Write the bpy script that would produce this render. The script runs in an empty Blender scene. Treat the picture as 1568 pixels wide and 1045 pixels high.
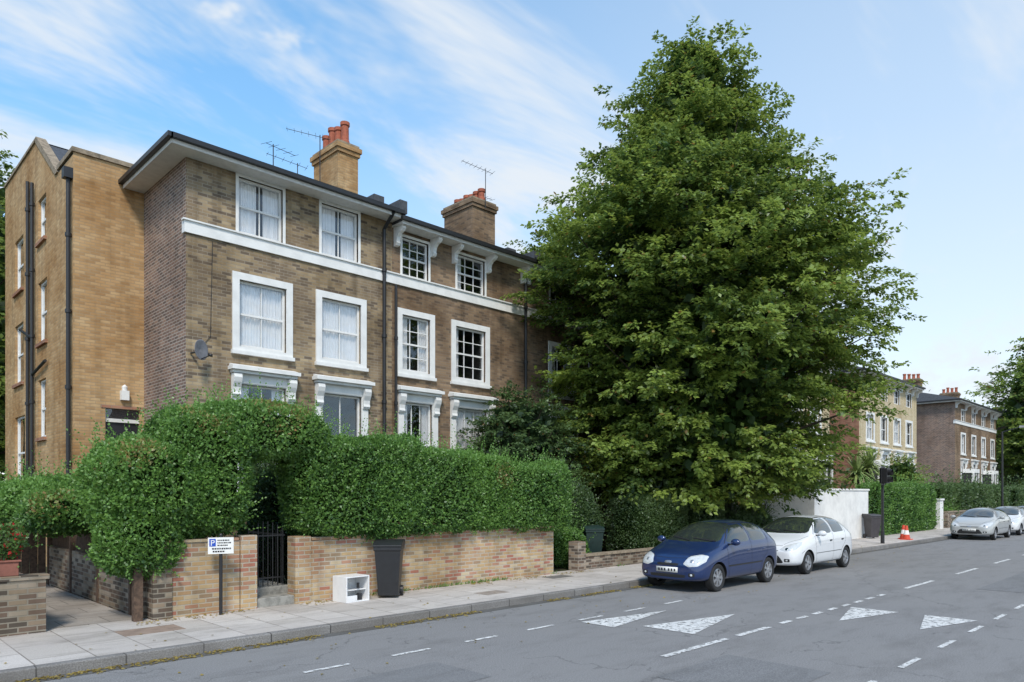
import bpy, math, random, bmesh
import numpy as np
from mathutils import Vector
from mathutils.bvhtree import BVHTree
rnd=random.Random(7); RS=np.random.RandomState(11)
scene=bpy.context.scene
coll=scene.collection

# ---------------------------------------------------------------- materials
def newmat(name):
    m=bpy.data.materials.new(name); m.use_nodes=True
    nt=m.node_tree; nt.nodes.clear()
    out=nt.nodes.new('ShaderNodeOutputMaterial')
    return m,nt,out
def N(nt,t,**k):
    n=nt.nodes.new(t)
    for a,b in k.items(): setattr(n,a,b)
    return n
def c4(c): return (c[0],c[1],c[2],1.0)
def plain(name,col,rough=.6,metal=0,noise=.15,nscale=6,bump=0,spec=.5,coat=0,dirt=None):
    m,nt,out=newmat(name)
    b=N(nt,'ShaderNodeBsdfPrincipled'); b.inputs['Roughness'].default_value=rough
    b.inputs['Metallic'].default_value=metal
    b.inputs['Specular IOR Level'].default_value=spec
    b.inputs['Coat Weight'].default_value=coat; b.inputs['Coat Roughness'].default_value=.03
    tc=N(nt,'ShaderNodeTexCoord'); nz=N(nt,'ShaderNodeTexNoise'); nz.inputs['Scale'].default_value=nscale
    nz.inputs['Detail'].default_value=4; nz.inputs['Roughness'].default_value=.65
    nt.links.new(tc.outputs['Object'],nz.inputs['Vector'])
    mx=N(nt,'ShaderNodeMixRGB')
    d=dirt if dirt else tuple(x*(1-noise*2) for x in col)
    mx.inputs[1].default_value=c4(d); mx.inputs[2].default_value=c4(tuple(min(1,x*(1+noise*.3)) for x in col))
    cr=N(nt,'ShaderNodeMapRange'); cr.inputs[1].default_value=.3; cr.inputs[2].default_value=.6
    nt.links.new(nz.outputs['Fac'],cr.inputs[0]); nt.links.new(cr.outputs[0],mx.inputs[0])
    nt.links.new(mx.outputs[0],b.inputs['Base Color'])
    if bump:
        bp=N(nt,'ShaderNodeBump'); bp.inputs['Strength'].default_value=bump; bp.inputs['Distance'].default_value=.01
        nt.links.new(nz.outputs['Fac'],bp.inputs['Height']); nt.links.new(bp.outputs[0],b.inputs['Normal'])
    nt.links.new(b.outputs[0],out.inputs[0]); return m
def mth(nt,op,a,b=None,c=None):
    n=N(nt,'ShaderNodeMath',operation=op)
    for i,x in enumerate((a,b,c)):
        if x is None: continue
        if isinstance(x,(int,float)): n.inputs[i].default_value=x
        else: nt.links.new(x,n.inputs[i])
    return n.outputs[0]
def brick(name,cols,mortar,stain=(.5,.45,.4),stain_amt=.6,bw=.225,rh=.075,ms=.008,streak=.3,patch=None,soft=.3):
    """cols: list of brick colours, each brick takes one at random; stain multiplies"""
    mean=[sum(c[i] for c in cols)/len(cols) for i in range(3)]
    cols=[tuple(c[i]*(1-soft)+mean[i]*soft for i in range(3)) for c in cols]
    m,nt,out=newmat(name); L=nt.links.new
    b=N(nt,'ShaderNodeBsdfPrincipled'); b.inputs['Roughness'].default_value=.9; b.inputs['Specular IOR Level'].default_value=.2
    tc=N(nt,'ShaderNodeTexCoord'); sp=N(nt,'ShaderNodeSeparateXYZ'); L(tc.outputs['Object'],sp.inputs[0])
    u=mth(nt,'ADD',sp.outputs[0],sp.outputs[1]); v=sp.outputs[2]
    cb_=N(nt,'ShaderNodeCombineXYZ'); L(u,cb_.inputs[0]); L(v,cb_.inputs[1])
    t=N(nt,'ShaderNodeTexBrick'); t.inputs['Scale'].default_value=1; t.inputs['Brick Width'].default_value=bw
    t.inputs['Row Height'].default_value=rh; t.inputs['Mortar Size'].default_value=ms; t.inputs['Mortar Smooth'].default_value=.3
    L(cb_.outputs[0],t.inputs['Vector'])
    row=mth(nt,'FLOOR',mth(nt,'DIVIDE',v,rh)); md=mth(nt,'MODULO',row,2.0); off=mth(nt,'MULTIPLY',mth(nt,'SUBTRACT',1.0,md),.5)
    col=mth(nt,'FLOOR',mth(nt,'ADD',mth(nt,'DIVIDE',u,bw),off))
    cw=N(nt,'ShaderNodeCombineXYZ'); L(col,cw.inputs[0]); L(row,cw.inputs[1])
    wn=N(nt,'ShaderNodeTexWhiteNoise',noise_dimensions='2D'); L(cw.outputs[0],wn.inputs['Vector'])
    cr=N(nt,'ShaderNodeValToRGB'); cr.color_ramp.interpolation='CONSTANT'; e=cr.color_ramp.elements
    for i,cc in enumerate(cols):
        p=i/len(cols)
        k=e[0] if i==0 else (e[1] if i==1 else e.new(p)); k.position=p; k.color=c4(cc)
    L(wn.outputs['Value'],cr.inputs[0]); cur=cr.outputs[0]
    nz=N(nt,'ShaderNodeTexNoise'); nz.inputs['Scale'].default_value=.6; nz.inputs['Detail'].default_value=5; nz.inputs['Roughness'].default_value=.62
    L(tc.outputs['Object'],nz.inputs['Vector'])
    if patch:
        n3=N(nt,'ShaderNodeTexNoise'); n3.inputs['Scale'].default_value=.8; n3.inputs['Detail'].default_value=4; mp=N(nt,'ShaderNodeMapping'); mp.inputs['Location'].default_value=(7,3,5); L(tc.outputs['Object'],mp.inputs[0]); L(mp.outputs[0],n3.inputs['Vector'])
        r=N(nt,'ShaderNodeMapRange'); r.inputs[1].default_value=.47; r.inputs[2].default_value=.6; r.inputs[4].default_value=.65; L(n3.outputs['Fac'],r.inputs[0])
        mx=N(nt,'ShaderNodeMixRGB'); mx.inputs[2].default_value=c4(patch); L(r.outputs[0],mx.inputs[0]); L(cur,mx.inputs[1]); cur=mx.outputs[0]
    mo=N(nt,'ShaderNodeMixRGB'); mo.inputs[2].default_value=c4(mortar); L(t.outputs['Fac'],mo.inputs[0]); L(cur,mo.inputs[1]); cur=mo.outputs[0]
    r=N(nt,'ShaderNodeMapRange'); r.inputs[1].default_value=.40; r.inputs[2].default_value=.66; r.inputs[4].default_value=stain_amt
    L(nz.outputs['Fac'],r.inputs[0])
    mx=N(nt,'ShaderNodeMixRGB',blend_type='MULTIPLY'); mx.inputs[2].default_value=c4(stain); L(r.outputs[0],mx.inputs[0]); L(cur,mx.inputs[1]); cur=mx.outputs[0]
    mp=N(nt,'ShaderNodeMapping'); mp.inputs['Scale'].default_value=(2.2,.16,1); L(cb_.outputs[0],mp.inputs[0])
    n4=N(nt,'ShaderNodeTexNoise'); n4.inputs['Scale'].default_value=1.3; n4.inputs['Detail'].default_value=4; L(mp.outputs[0],n4.inputs['Vector'])
    r=N(nt,'ShaderNodeMapRange'); r.inputs[1].default_value=.48; r.inputs[2].default_value=.72; r.inputs[4].default_value=streak; L(n4.outputs['Fac'],r.inputs[0])
    mx=N(nt,'ShaderNodeMixRGB',blend_type='MULTIPLY'); mx.inputs[2].default_value=(.3,.28,.26,1); L(r.outputs[0],mx.inputs[0]); L(cur,mx.inputs[1]); cur=mx.outputs[0]
    L(cur,b.inputs['Base Color'])
    bp=N(nt,'ShaderNodeBump'); bp.inputs['Strength'].default_value=.5; bp.inputs['Distance'].default_value=.008; bp.invert=True
    L(t.outputs['Fac'],bp.inputs['Height']); L(bp.outputs[0],b.inputs['Normal'])
    L(b.outputs[0],out.inputs[0]); return m
def leafmat(name,dark,light,brown=(.22,.1,.03),trans=.35):
    m,nt,out=newmat(name); L=nt.links.new
    at=N(nt,'ShaderNodeAttribute',attribute_name='tint')
    cr=N(nt,'ShaderNodeValToRGB'); e=cr.color_ramp.elements
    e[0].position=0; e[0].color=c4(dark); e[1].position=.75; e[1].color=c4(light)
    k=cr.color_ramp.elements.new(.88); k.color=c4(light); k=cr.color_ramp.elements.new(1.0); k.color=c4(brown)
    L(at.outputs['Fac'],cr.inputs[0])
    d=N(nt,'ShaderNodeBsdfDiffuse'); L(cr.outputs[0],d.inputs['Color'])
    g=N(nt,'ShaderNodeBsdfGlossy'); g.inputs['Roughness'].default_value=.45; g.inputs[0].default_value=(.9,.95,1,1)
    mg=N(nt,'ShaderNodeMixShader'); mg.inputs[0].default_value=.05; L(d.outputs[0],mg.inputs[1]); L(g.outputs[0],mg.inputs[2])
    t=N(nt,'ShaderNodeBsdfTranslucent')
    hs=N(nt,'ShaderNodeHueSaturation'); hs.inputs['Value'].default_value=1.5; hs.inputs['Hue'].default_value=.485; L(cr.outputs[0],hs.inputs['Color']); L(hs.outputs[0],t.inputs[0])
    mx=N(nt,'ShaderNodeMixShader'); mx.inputs[0].default_value=trans; L(mg.outputs[0],mx.inputs[1]); L(t.outputs[0],mx.inputs[2])
    L(mx.outputs[0],out.inputs[0]); return m
def glassmat(name,refl=.14,tint=(1,1,1)):
    m,nt,out=newmat(name); L=nt.links.new
    t=N(nt,'ShaderNodeBsdfTransparent'); t.inputs[0].default_value=c4(tint)
    g=N(nt,'ShaderNodeBsdfGlossy'); g.inputs['Roughness'].default_value=.03; g.inputs[0].default_value=(.9,.95,1,1)
    tc=N(nt,'ShaderNodeTexCoord'); nz=N(nt,'ShaderNodeTexNoise'); nz.inputs['Scale'].default_value=1.6; nz.inputs['Detail'].default_value=1; L(tc.outputs['Object'],nz.inputs['Vector'])
    bp=N(nt,'ShaderNodeBump'); bp.inputs['Strength'].default_value=.25; bp.inputs['Distance'].default_value=.05; L(nz.outputs['Fac'],bp.inputs['Height']); L(bp.outputs[0],g.inputs['Normal'])
    mx=N(nt,'ShaderNodeMixShader'); lw=N(nt,'ShaderNodeLayerWeight'); lw.inputs[0].default_value=.35
    mr=N(nt,'ShaderNodeMapRange'); mr.inputs[3].default_value=refl; mr.inputs[4].default_value=.6; L(lw.outputs['Fresnel'],mr.inputs[0])
    L(mr.outputs[0],mx.inputs[0]); L(t.outputs[0],mx.inputs[1]); L(g.outputs[0],mx.inputs[2]); L(mx.outputs[0],out.inputs[0]); return m

M={}
M['brickA']=brick('stock_brick',[(.42,.315,.19),(.35,.26,.155),(.29,.215,.135),(.20,.15,.105),(.39,.295,.175),(.13,.10,.08),(.47,.365,.23)],(.34,.29,.22),stain=(.52,.48,.43),stain_amt=.9,patch=(.235,.175,.12),streak=.6,soft=.2)
M['brickB']=brick('stock_brick_brown',[(.29,.20,.125),(.22,.15,.10),(.33,.23,.145),(.15,.11,.08),(.26,.175,.11)],(.25,.20,.15),stain=(.50,.45,.4),stain_amt=.9,streak=.5,soft=.2)
M['brickS']=brick('stock_brick_flank',[(.26,.165,.125),(.19,.13,.10),(.32,.21,.15),(.13,.095,.08),(.22,.145,.115)],(.42,.36,.31),stain=(.6,.55,.52),stain_amt=.7,ms=.012,soft=.2)
M['brickE']=brick('yellow_brick',[(.55,.36,.185),(.46,.29,.14),(.60,.42,.23),(.38,.24,.12),(.53,.34,.165)],(.42,.31,.19),stain=(.70,.58,.45),stain_amt=.95,streak=.4,soft=.35,ms=.009)
M['brickP']=brick('pale_brick',[(.60,.51,.33),(.53,.43,.27),(.63,.54,.37)],(.5,.42,.3),stain=(.75,.68,.56),stain_amt=.6)
M['brickR']=brick('red_brick',[(.38,.19,.12),(.30,.145,.10),(.42,.23,.15)],(.34,.25,.19),stain=(.6,.5,.45),stain_amt=.6)
M['brickG']=brick('garden_brick',[(.56,.40,.22),(.50,.34,.19),(.46,.20,.145),(.58,.44,.26),(.54,.37,.20),(.48,.27,.185),(.36,.27,.18),(.60,.49,.33)],(.52,.47,.39),stain=(.56,.51,.44),stain_amt=.9,ms=.011,patch=(.46,.26,.17),soft=.05,streak=.4)
M['brickW']=brick('old_wall_brick',[(.19,.13,.10),(.15,.105,.08),(.33,.25,.18),(.11,.09,.075),(.40,.33,.26)],(.32,.28,.23),stain=(.45,.45,.38),stain_amt=.9,ms=.011,soft=.1)
M['white']=plain('white_paint',(.80,.80,.78),.55,noise=.06,nscale=3)
M['stucco']=plain('white_stucco',(.78,.77,.74),.8,noise=.08,nscale=2)
M['black']=plain('black_metal',(.02,.02,.022),.45,noise=.1)
M['slate']=plain('slate',(.07,.075,.085),.7,noise=.2,nscale=12)
M['pot']=plain('terracotta',(.38,.11,.06),.8,noise=.2)
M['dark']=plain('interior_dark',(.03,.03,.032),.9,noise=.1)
M['curtain']=plain('net_curtain',(.92,.92,.92),.9,noise=.03)
M['glass']=glassmat('window_glass',.08)
M['wood']=plain('old_fence_wood',(.12,.075,.05),.85,noise=.3,nscale=14,bump=.4)
M['stone']=plain('stone_step',(.30,.29,.26),.9,noise=.25,nscale=8,bump=.3)
M['cap']=plain('coping',(.30,.24,.17),.9,noise=.25,nscale=7,bump=.3)
M['bark']=plain('bark',(.085,.065,.045),.95,noise=.3,nscale=9,bump=.6)
M['tree_leaf']=leafmat('tree_leaf',(.040,.088,.020),(.250,.340,.066),trans=.38)
M['hedge_leaf']=leafmat('hedge_leaf',(.040,.108,.025),(.185,.345,.072),brown=(.38,.23,.10))
M['dk_leaf']=leafmat('dark_leaf',(.028,.062,.022),(.105,.170,.055))
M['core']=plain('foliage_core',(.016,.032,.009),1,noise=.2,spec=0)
M['binp']=plain('bin_plastic',(.022,.023,.026),.45,noise=.1)
M['soffit']=plain('soffit_paint',(.70,.69,.66),.7,noise=.06)

# ---------------------------------------------------------------- mesh builder
class MB:
    def __init__(s): s.v=[];s.f=[];s.m=[];s.mats=[];s.T=lambda p:p
    def mi(s,mat):
        if isinstance(mat,str): mat=M[mat]
        if mat not in s.mats: s.mats.append(mat)
        return s.mats.index(mat)
    def poly(s,pts,mat):
        b=len(s.v); s.v+= [tuple(s.T(p)) for p in pts]; s.f.append(tuple(range(b,b+len(pts)))); s.m.append(s.mi(mat))
    def box(s,x0,x1,y0,y1,z0,z1,mat):
        b=len(s.v)
        for z in (z0,z1):
            for (x,y) in ((x0,y0),(x1,y0),(x1,y1),(x0,y1)): s.v.append(tuple(s.T((x,y,z))))
        i=s.mi(mat)
        for q in ((0,3,2,1),(4,5,6,7),(0,1,5,4),(1,2,6,5),(2,3,7,6),(3,0,4,7)): s.f.append(tuple(b+k for k in q)); s.m.append(i)
    def prism(s,pts,a,b_,mat,axis=0):
        n=len(pts)
        def mk(p,t):
            if axis==0: return (t,p[0],p[1])
            if axis==1: return (p[0],t,p[1])
            return (p[0],p[1],t)
        b=len(s.v); i=s.mi(mat)
        s.v+=[tuple(s.T(mk(p,a))) for p in pts]+[tuple(s.T(mk(p,b_))) for p in pts]
        s.f.append(tuple(range(b,b+n))); s.f.append(tuple(range(b+2*n-1,b+n-1,-1))); s.m+=[i,i]
        for k in range(n): s.f.append((b+k,b+(k+1)%n,b+n+(k+1)%n,b+n+k)); s.m.append(i)
    def cyl(s,p0,p1,r0,r1,n,mat,cap=True):
        p0=Vector(p0);p1=Vector(p1);d=(p1-p0).normalized()
        a=d.orthogonal().normalized(); c=d.cross(a); b=len(s.v); i=s.mi(mat)
        for p,r in ((p0,r0),(p1,r1)):
            for k in range(n):
                t=2*math.pi*k/n; s.v.append(tuple(s.T(tuple(p+a*math.cos(t)*r+c*math.sin(t)*r))))
        for k in range(n): s.f.append((b+k,b+(k+1)%n,b+n+(k+1)%n,b+n+k)); s.m.append(i)
        if cap: s.f.append(tuple(range(b+n-1,b-1,-1))); s.f.append(tuple(range(b+n,b+2*n))); s.m+=[i,i]
    def lathe(s,prof,c,axis,n,mat):
        b=len(s.v); i=s.mi(mat)
        for (r,h) in prof:
            for k in range(n):
                t=2*math.pi*k/n
                p=(c[0]+r*math.cos(t),c[1]+h,c[2]+r*math.sin(t)) if axis=='y' else (c[0]+r*math.cos(t),c[1]+r*math.sin(t),c[2]+h)
                s.v.append(tuple(s.T(p)))
        for j in range(len(prof)-1):
            for k in range(n):
                s.f.append((b+j*n+k,b+j*n+(k+1)%n,b+(j+1)*n+(k+1)%n,b+(j+1)*n+k)); s.m.append(i)
    def build(s,name,parent=None,smooth=False,bevel=0):
        me=bpy.data.meshes.new(name); me.from_pydata(s.v,[],s.f)
        for m in s.mats: me.materials.append(m)
        me.polygons.foreach_set('material_index',s.m)
        if smooth: me.polygons.foreach_set('use_smooth',[True]*len(s.f))
        me.update(); o=bpy.data.objects.new(name,me); coll.objects.link(o)
        if parent: o.parent=parent
        if bevel:
            bv=o.modifiers.new('b','BEVEL'); bv.width=bevel; bv.segments=2; bv.limit_method='ANGLE'
        return o
def empty(name,loc=(0,0,0)):
    o=bpy.data.objects.new(name,None); o.location=loc; o.empty_display_size=.3; coll.objects.link(o); return o

# ---------------------------------------------------------------- leaves (numpy)
def leaf_mesh(name,P,D,U,ln,wd,tint,mat,parent=None):
    n=len(P)
    D=D/np.linalg.norm(D,axis=1,keepdims=True)
    S=np.cross(D,U); S/= (np.linalg.norm(S,axis=1,keepdims=True)+1e-9)
    Nn=np.cross(S,D)
    ln=np.asarray(ln).reshape(-1,1)*np.ones((n,1)); wd=np.asarray(wd).reshape(-1,1)*np.ones((n,1))
    V=np.empty((n,4,3)); V[:,0]=P; V[:,1]=P+D*ln*.45+S*wd*.5+Nn*ln*.06; V[:,2]=P+D*ln-Nn*ln*.05; V[:,3]=P+D*ln*.45-S*wd*.5+Nn*ln*.06
    me=bpy.data.meshes.new(name); me.vertices.add(n*4); me.vertices.foreach_set('co',V.reshape(-1).astype(np.float32))
    me.loops.add(n*4); me.loops.foreach_set('vertex_index',np.arange(n*4,dtype=np.int32))
    me.polygons.add(n); me.polygons.foreach_set('loop_start',np.arange(0,n*4,4,dtype=np.int32)); me.polygons.foreach_set('loop_total',np.full(n,4,dtype=np.int32))
    at=me.attributes.new('tint','FLOAT','POINT'); at.data.foreach_set('value',np.repeat(np.clip(tint,0,1),4).astype(np.float32))
    me.materials.append(mat); me.update(calc_edges=True)
    o=bpy.data.objects.new(name,me); coll.objects.link(o)
    if parent: o.parent=parent
    return o
def snoise(P,f,seed=0):
    r=np.random.RandomState(seed+100); v=np.zeros(len(P))
    for k in range(6):
        d=r.normal(size=3)*f*(.6+.35*k); v+=np.sin(P@d+r.uniform(0,6.28))/(1+.35*k)
    return v/3.0
def rvec(n,s=1.0): return RS.normal(size=(n,3))*s

def make_tree(name,loc,prof,trunk_r,nb,nspray,nleaf,leafsize,mat='tree_leaf',seed=1,limb=True,bough_r=.6,spray_len=.85,inner=40,upk=.75):
    root=empty(name,loc)
    zs=np.array([p[0] for p in prof]); rs=np.array([p[1] for p in prof])
    r=np.random.RandomState(seed)
    cents=[]; outs=[]; tries=0
    def Rf(z,th):
        return np.interp(z,zs,rs)*(1+.07*math.sin(3*th+z*.5+seed)+.08*math.sin(5*th-z*.9+1)+.07*math.sin(9*th+z*1.7)+.05*math.sin(4*z+2*th))
    mind=1.75*bough_r
    while len(cents)<nb and tries<nb*40:
        tries+=1
        z=r.uniform(zs[0],zs[-1]); R0=np.interp(z,zs,rs)
        if r.uniform()>(R0+.4)/(rs.max()+.4): continue
        th=r.uniform(0,2*math.pi); u=1-abs(r.normal())*.15
        if r.uniform()<.22: u=r.uniform(.35,.85)
        R=Rf(z,th)*max(.2,u)
        c=np.array([R*math.cos(th),R*math.sin(th),z])
        if any(((c-q)**2).sum()<(mind*.72)**2 for q in cents): continue
        cents.append(c); outs.append([math.cos(th),math.sin(th),0])
    C=np.array(cents);O=np.array(outs); nB=len(C)
    Ci=np.repeat(C,nspray,axis=0);Oi=np.repeat(O,nspray,axis=0); ns=len(Ci)
    zf=((Ci[:,2]-zs[0])/(zs[-1]-zs[0]))
    up=(-.08+upk*zf**1.5)+r.normal(size=ns)*.22
    G=r.normal(size=(ns,3))*np.array([bough_r,bough_r,bough_r*.33])*.82
    O0=Ci+G-Oi*spray_len*.5
    A=Oi*.75+G/bough_r*.38+r.normal(size=(ns,3))*.2; A[:,2]=A[:,2]*.5+up*.8
    A/=np.linalg.norm(A,axis=1,keepdims=True)
    btint=np.repeat(r.uniform(-.24,.24,nB),nspray)
    Ln=spray_len*r.uniform(.55,1.35,ns)*(1-.25*zf)
    s=np.tile(np.linspace(.05,1,nleaf),ns)+r.uniform(-.04,.04,ns*nleaf)
    O1=np.repeat(O0,nleaf,axis=0);A1=np.repeat(A,nleaf,axis=0);L1=np.repeat(Ln,nleaf)
    side=np.cross(A1,np.array([0,0,1.0])+r.normal(size=A1.shape)*.25); side/=np.linalg.norm(side,axis=1,keepdims=True)
    sg=np.where(np.arange(ns*nleaf)%2==0,1.,-1.)
    wsp=(.26*spray_len*(1-s**1.5)*r.uniform(.1,1,len(s)))
    P=O1+A1*(s*L1)[:,None]+side*(sg*wsp)[:,None]; P[:,2]-=.14*spray_len*s**2*r.uniform(.5,1.5,len(s))
    P+=r.normal(size=P.shape)*.035*spray_len
    D=A1*.55+side*(sg*.7)[:,None]+r.normal(size=P.shape)*.28; D[:,2]-=.25
    U=np.array([0,0,1.0])+A1*.35+r.normal(size=P.shape)*.42
    hz=np.repeat(G[:,2]/(bough_r*.3),nleaf)
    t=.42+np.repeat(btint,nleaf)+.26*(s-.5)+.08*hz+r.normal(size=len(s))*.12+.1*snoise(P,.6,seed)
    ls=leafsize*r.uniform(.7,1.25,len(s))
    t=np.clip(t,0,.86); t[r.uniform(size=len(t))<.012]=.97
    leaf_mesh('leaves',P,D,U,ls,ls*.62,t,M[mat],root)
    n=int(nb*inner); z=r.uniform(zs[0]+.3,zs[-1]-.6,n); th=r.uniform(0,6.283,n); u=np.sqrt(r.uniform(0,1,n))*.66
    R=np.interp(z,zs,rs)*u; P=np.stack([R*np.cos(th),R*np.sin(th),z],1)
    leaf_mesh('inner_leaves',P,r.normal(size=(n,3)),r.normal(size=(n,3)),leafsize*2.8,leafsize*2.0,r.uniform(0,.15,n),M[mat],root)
    mb=MB()
    top=zs[0]+(zs[-1]-zs[0])*.85; hs=[0,.3,1.2,top*.25,top*.5,top*.75,top]; rr=[trunk_r*1.5,trunk_r*1.15,trunk_r,trunk_r*.85,trunk_r*.55,trunk_r*.3,trunk_r*.08]
    px=[0,0,.03,.1,-.05,.1,0]
    for k in range(6): mb.cyl((px[k],0,hs[k]),(px[k+1],0,hs[k+1]),rr[k],rr[k+1],14,'bark',cap=False)
    if limb:
        for k in range(0,nB,max(1,nB//90)):
            c=C[k]; h0=max(1.6,c[2]*.55-.3); p=Vector((0,0,h0)); e=Vector(c); mid=(p+e)/2+Vector((0,0,.35)); rad=trunk_r*.26*(1-h0/(top*1.3))
            mb.cyl(p,mid,rad+.02,rad*.6+.012,6,'bark',cap=False); mb.cyl(mid,e,rad*.6+.012,.012,6,'bark',cap=False)
    mb.build('trunk_and_limbs',root,smooth=True)
    return root

def blob_norm(P,b):
    c,rad,n=b; q=np.abs((P-np.array(c))/np.array(rad)); return (q**n).sum(1)**(1/n)
def make_hedge(name,blobs,dens,leafsize,mat='hedge_leaf',rough=.07,brown=(),seed=3,core=.93,nf=2.2,tintoff=0,red=0):
    root=empty(name); r=np.random.RandomState(seed)
    allP=[];allN=[]
    cb=MB()
    for bi,b in enumerate(blobs):
        c,rad,n=np.array(b[0]),np.array(b[1]),b[2]
        areas=np.array([rad[1]*rad[2],rad[1]*rad[2],rad[0]*rad[2],rad[0]*rad[2],rad[0]*rad[1],rad[0]*rad[1]])*4
        cnt=int(areas.sum()*dens); f=r.choice(6,size=cnt,p=areas/areas.sum())
        q=r.uniform(-1,1,(cnt,3)); ax=f//2; q[np.arange(cnt),ax]=np.where(f%2==0,-1,1)
        s=1/((np.abs(q)**n).sum(1)**(1/n)); qs=q*s[:,None]; P=c+qs*rad
        Nr=np.sign(qs)*np.abs(qs)**(n-1)/rad; Nr/=np.linalg.norm(Nr,axis=1,keepdims=True)
        keep=np.ones(cnt,bool)
        for bj,b2 in enumerate(blobs):
            if bj!=bi: keep&=blob_norm(P,b2)>.86
        dsp=snoise(P,nf,seed)*rough+snoise(P,nf*3.3,seed+5)*rough*.6
        P=P+Nr*dsp[:,None]-Nr*(np.abs(r.normal(size=cnt))*.05)[:,None]
        allP.append(P[keep]);allN.append(Nr[keep])
        g=10
        for fa in range(6):
            a=fa//2; sgn=-1 if fa%2==0 else 1; o=[k for k in range(3) if k!=a]
            base=len(cb.v); pts=[]
            for i in range(g+1):
                for j in range(g+1):
                    qq=[0,0,0]; qq[a]=sgn; qq[o[0]]=-1+2*i/g; qq[o[1]]=-1+2*j/g; pts.append(qq)
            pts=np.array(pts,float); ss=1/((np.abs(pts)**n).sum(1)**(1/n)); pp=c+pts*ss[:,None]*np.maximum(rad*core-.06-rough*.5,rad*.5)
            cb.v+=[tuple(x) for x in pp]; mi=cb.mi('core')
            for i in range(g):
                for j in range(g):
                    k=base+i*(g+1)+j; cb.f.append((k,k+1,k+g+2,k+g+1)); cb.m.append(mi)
    P=np.concatenate(allP);Nr=np.concatenate(allN); n=len(P)
    D=Nr*.55+r.normal(size=(n,3))*.55; D[:,2]+=.25
    U=Nr*.8+r.normal(size=(n,3))*.55
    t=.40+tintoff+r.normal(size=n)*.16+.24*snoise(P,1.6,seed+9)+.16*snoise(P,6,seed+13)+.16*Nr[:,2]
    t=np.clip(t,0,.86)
    for (bc_,br_) in brown:
        dd=np.sqrt(((P-np.array(bc_))**2).sum(1))/br_+snoise(P,5,seed+30)*.35
        bm=(r.uniform(size=n)<np.clip(1.05-dd,0,.5)); t[bm]=r.uniform(.9,1,bm.sum())
    if red: bm=r.uniform(size=n)<red; t[bm]=1
    ls=leafsize*r.uniform(.6,1.3,n)
    mm=M[mat] if isinstance(mat,str) else mat
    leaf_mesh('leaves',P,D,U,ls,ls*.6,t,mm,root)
    k=r.choice(n,size=min(n,max(10,n//50)),replace=False); m=9
    Pk=np.repeat(P[k],m,axis=0); Nk=np.repeat(Nr[k]*.8+r.normal(size=(len(k),3))*.35+np.array([0,0,.55]),m,axis=0)
    s=np.tile(np.linspace(0,1,m),len(k)); Ls=np.repeat(r.uniform(.05,.30,len(k))*leafsize/.055,m)
    Pk=Pk+Nk*(s*Ls)[:,None]
    leaf_mesh('sprigs',Pk,Nk*.5+r.normal(size=Pk.shape)*.6,r.normal(size=Pk.shape),leafsize*.8,leafsize*.5,np.clip(.60+r.normal(size=len(Pk))*.15,0,.86),mm,root)
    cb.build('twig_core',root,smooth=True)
    return root

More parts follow.
